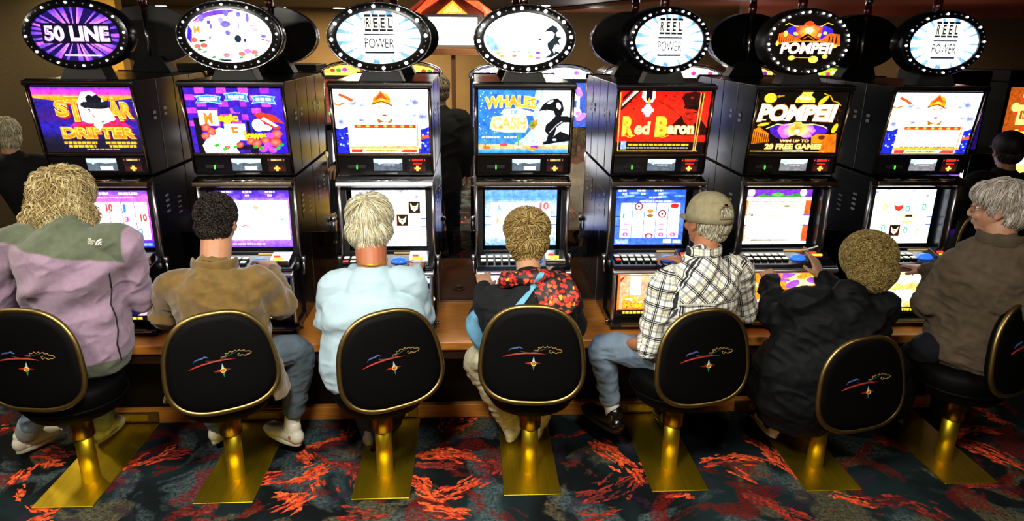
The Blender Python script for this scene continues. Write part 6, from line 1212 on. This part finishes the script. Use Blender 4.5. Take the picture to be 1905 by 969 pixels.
BGM = [(-1.78, 7.1, 'slot machine in the far aisle with a pink and violet topper, seen between the first two oval signs', VI, 1.4), (-1.18, 7.2, 'arched slot machine in the far aisle with fruit coloured topper, left of the REEL POWER sign', FR, 1.8),
       (-.58, 7.2, 'arched slot machine in the far aisle with fruit coloured topper, right of the REEL POWER sign', FR, 1.8), (.28, 6.9, 'arched slot machine in the far aisle glowing white and violet, left behind the orca sign', WB, 1.8),
       (.90, 6.9, 'arched slot machine in the far aisle glowing white and violet, right behind the orca sign', WB, 1.6), (1.62, 7.2, 'arched slot machine in the far aisle with white topper, left of the red officer machine', WB, 1.6),
       (2.25, 7.2, 'arched slot machine in the far aisle with pale green topper, right of the red officer machine', ['#2a6a30', '#f0ffe0', '#e0409a', '#fff'], 1.2), (2.9, 7.4, 'arched slot machine in the far aisle, topper seen left of the round POMPEII sign', GO, 1.1),
       (3.75, 7.4, 'arched slot machine in the far aisle with green light, right of the round POMPEII sign', ['#1a5a10', '#b8e030', '#e04080', '#fff8e0'], 1.0), (-2.6, 7.3, 'slot machine in the far aisle behind the cowboy machine', VI, .8)]
for k, (x, y, l, c, b) in enumerate(BGM): small_machine(x, y, l.replace('slot machine in the far aisle', 'far slot machine'), 20+k, c, bright=b, arch=(k not in (0, 9)))
small_machine(3.92, 5.5, 'dark slot machine with purple topper, right of the rightmost oval sign', 41, ['#1a0c50', '#8a4ae8', '#ffd040', '#4a30d8'], 2.0, .235, False, .1, 1.3)
small_machine(4.78, 5.8, 'slot machine with gold and purple artwork cut by the right edge', 42, GO, 2.0, .30, False, .15, 1.4)
rc = MB()
t = empty('slot_machine', (4.33, 5.45, 0), 'dark low slot machine with three red lights beside the person in black cap', 'slot machine'); MB().prism([(0, 0), (0, .8), (.1, .9), (.1, 1.32), (.5, 1.32), (.5, 0)], -.2, .2).build('cabinet', M_BLACK, t, bevel=.01)
for k in range(3): MB().box((-.15+.1*k, .088, 1.1-.1*k), (-.10+.1*k, .1, 1.12-.1*k)).build('red_light', M_REDL, t)
# lit menu board in a timber frame under a triangular ornament, on a post
bd = empty('lit_sign_board', (-.235, 10.0, 0), 'bright white lit board in timber frame with orange triangles above, on a post', 'sign')
M_GREYW = mat('grey_timber', '#6d655c', .6, noise=.15, nscale=8); M_BRW = mat('brown_timber', '#8a5a34', .5, noise=.2, nscale=8)
MB().box((-.36, 0, 2.055), (.36, .04, 2.47)).build('back_panel', M_GREYW, bd)
a = Art(quadP((-.33, -.04, 2.085), (.33, -.04, 2.085), (.33, -.04, 2.44), (-.33, -.04, 2.44)), .0005); a.rect(0, 0, 1, 1, H('#ffffff', 2.2)); a.build('lit_panel', M_LIT, bd)
for q in (((-.40, -.06, 2.04), (-.33, .02, 2.48)), ((.33, -.06, 2.04), (.40, .02, 2.48)), ((-.33, -.06, 2.44), (.33, .02, 2.48)), ((-.46, -.08, 1.975), (.46, .04, 2.035)), ((-.50, -.10, 1.95), (.50, .05, 1.975))): MB().box(*q).build('frame_rail', M_GREYW if q[0][2] > 2.03 else M_BRW, bd, bevel=.006)
MB().box((-.03, -.02, 0), (.03, .04, 1.95)).build('post', mat('dark_post', '#5a3a22', .5), bd)
a = Art(lambda u, v, h: V((u, -.03-h, v)), .0006)
for pts, c in (([(-.22, 2.48), (.2, 2.48), (0, 2.655)], '#ffb02a'), ([(-.14, 2.5), (.12, 2.5), (0, 2.62)], H('#ffe066', 1.1)), ([(-.66, 2.36), (-.42, 2.36), (-.42, 2.5), (-.18, 2.655), (-.34, 2.655)], '#e0582c'), ([(.42, 2.36), (.74, 2.38), (.34, 2.655), (.16, 2.655), (.42, 2.5)], '#e86a3a'), ([(-.66, 2.4), (-.36, 2.655), (-.42, 2.655), (-.74, 2.4)], '#8a2818'), ([(.5, 2.42), (.66, 2.42), (.36, 2.62)], '#ff9a6a')): a.poly(pts, c)
orn = a.build('triangle_ornament', M_LIT, bd); so_ = orn.modifiers.new('s', 'SOLIDIFY'); so_.thickness = .0002
MB().plate([(-.7, 0, 2.36), (.76, 0, 2.36), (.34, 0, 2.655), (-.36, 0, 2.655)], (0, .05, 0)).build('ornament_back', mat('brick_red_board', '#a8432a', .6), bd)
# round ceiling lights far off
M_CL = mat('ceiling_light_glow', '#fff4d8', .4, emit=9)
for k, (px, py) in enumerate(((322, 9), (523, 10), (640, 13), (1010, 6), (1790, 12), (203, 5))):
    q = atz(px, py+4, 2.655); d = MB().lathe([(.13, 0), (.14, -.006), (.11, -.01)], n=24).build('ceiling_light', M_CHROME, smooth=True); d.location = (q.x, min(q.y, 13.5), 2.66)
    MB().lathe([(.105, -.011), (.1, -.014)], n=24).build('diffuser', M_CL, d); tag(d, ['round ceiling light above the second machine, right of the purple oval sign', 'round ceiling light right of the flower oval sign', 'round ceiling light just left of the first REEL POWER oval sign', 'round ceiling light above the orca sign', 'thin bright ceiling light at the top right over the rightmost oval sign', 'round ceiling light above the purple oval sign'][k], 'ceiling light', 'ceiling lights')
# bystanders, dressed with the same body builder
def bystander(label, P, yaw, head, skin, top, toph, haircols, seat=True, cap=None, arms=None, hr=0, hairn=500, hh=0):
    P = V(P); S = V((math.cos(yaw), math.sin(yaw), 0)); Fw = V((0, 0, 1)).cross(S); head = V(head); nk = head.z-.20; C = V((head.x, head.y, nk))-Fw*.05
    shL, shR = C-S*.19, C+S*.19
    if seat:
        elL, elR = shL-S*.03+Fw*.08+V((0, 0, -.27)), shR+S*.03+Fw*.08+V((0, 0, -.27)); wrL, wrR = elL+Fw*.24+V((0, 0, .05)), elR+Fw*.24+V((0, 0, .05))
        kn = [P+S*s*.12+Fw*.40 for s in (-1, 1)]; an = [k+V((0, 0, -(k.z-.12)))+Fw*.02 for k in kn]
    else:
        elL, elR = shL-S*.05-Fw*.02+V((0, 0, -.29)), shR+S*.05-Fw*.02+V((0, 0, -.29)); wrL, wrR = elL+Fw*.10+V((0, 0, -.24)), elR+Fw*.10+V((0, 0, -.24))
        kn = [P+S*s*.10+V((0, 0, -.42))+Fw*.02 for s in (-1, 1)]; an = [V((P.x, P.y, .10))+S*s*.12-Fw*.02 for s in (-1, 1)]
    if arms: elR, wrR = V(arms[0]), V(arms[1])
    hd = ((Fw if seat else V((0, 0, -1))+Fw*.2), ((0, 0, -1) if seat else -S), (.4, .45, .5, .5))
    p = person(label, dict(P=P, shL=shL, shR=shR, elL=elL, elR=elR, wrL=wrL, wrR=wrR, hL=(hd[0], hd[1] if seat else S, hd[2]), hR=hd, head=head, hrot=(yaw+hr, -.08, 0), W=torsoW(.175, .165, .185, .18, .125, .125, .13, -.05),
        hipL=P-S*.09, hipR=P+S*.09, knL=kn[0], knR=kn[1], anL=an[0], anR=an[1], toeL=Fw, toeR=Fw, skin=skin, hk=1.0))
    mb = MB(); torso(mb, p.P, p.N, p.S, [(t, w_+.018, d_+.018, f) for t, w_, d_, f in p.W], F_=p.Fw); yoke(mb, p, .9); sleeves(mb, p, .078, .07, .045); garment(p, top, mb, toph, .009, 6, [(.006, (6, 6, 12), .3, 83, 1)])
    trousers(p, M_BLKT, r=(.085, .08, .07, .062, .055)); shoe(p, p.anL, Fw, BK_SHOE, BK_SOLE, .28); shoe(p, p.anR, Fw, BK_SHOE, BK_SOLE, .28)
    hair(p, [((0, -.02, .045), (.086, .106, .094)), ((0, -.045, -.02), (.078, .065, .065+hh))], haircols, hairn, .06, .0045, .003, .5, keep=lambda q: q.y < .05 and q.z > -.09-hh and not (abs(q.x) > .066 and q.z < 0 and q.y > -.03), lift=.004, grav=.5, seed=31, steps=6, noise=.003)
    return p
M_BTOP = cloth_mat('dark_olive_shirt_cloth', '#15170f', .85)
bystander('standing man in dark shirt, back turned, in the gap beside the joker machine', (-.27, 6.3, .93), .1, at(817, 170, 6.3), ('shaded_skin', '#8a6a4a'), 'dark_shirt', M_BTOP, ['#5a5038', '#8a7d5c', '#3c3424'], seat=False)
b1 = bystander('white-haired person in black top seated at the far left', (-3.42, 5.75, .62), .6, at(14, 252, 5.6), ('fair_skin', '#b98a68'), 'black_top', cloth_mat('black_knit', '#16181a', .85), ['#9a9474', '#c6c09c', '#dcd8bc'], hh=.02)
stool((-3.38, 5.75, 0), .6, 'black stool with brass rim under the white-haired person at the far left', .86)
stool((-2.95, 5.35, 0), 1.15, 'empty black stool between the far left person and the curly haired woman', .93)
b2 = bystander('person in black shirt and black cap seated at the dark machines on the far right', (3.88, 4.95, .64), -.2, at(1874, 282, 4.9), ('ruddy_skin', '#b5805e'), 'black_shirt', M_BTOP, ['#2a241c', '#4a4030', '#1a1610'])
cp = MB().ball(b2.M @ V((0, -.014, .052)), (.104, .126, .104), 24, 14, b2.M.to_3x3()).build('baseball_cap', mat('black_cap_cloth', '#0a0a0c', .6, bump=.1), smooth=True); tag(cp, 'black cap on the person at the far right', 'cap')
MB().ball(b2.M @ V((0, .11, .03)), (.07, .08, .012), 20, 8, b2.M.to_3x3()).build('peak', MATS['black_cap_cloth'], cp, smooth=True)
stool((3.9, 4.98, 0), -.2, 'dark stool under the person in the black cap at the far right', .80)
b3 = bystander('person in cream shirt seated facing the camera beyond the orca machine', (.98, 5.55, .66), PI+.25, at(1078, 272, 5.5), ('ruddy_skin', '#b5805e'), 'cream_shirt', cloth_mat('cream_cotton', '#cdb98a', .85), ['#8f7a50', '#a8905c', '#7a6238'], hr=1.2)
stool((.98, 5.58, 0), PI+.25, 'stool on the far side under the person in the cream shirt', .80)
b4 = bystander('person in dark jacket seated beyond the flower machine, hand at its edge', (-1.25, 5.5, .66), PI, (-1.25, 5.4, 1.30), ('fair_skin', '#b98a68'), 'dark_jacket', M_BTOP, ['#2a241c', '#4a4030', '#1a1610'], arms=((-1.0, 5.15, 1.18), (-.93, 4.86, 1.33)))
stool((-1.25, 5.53, 0), PI, 'stool on the far side under the person in the dark jacket', .80)
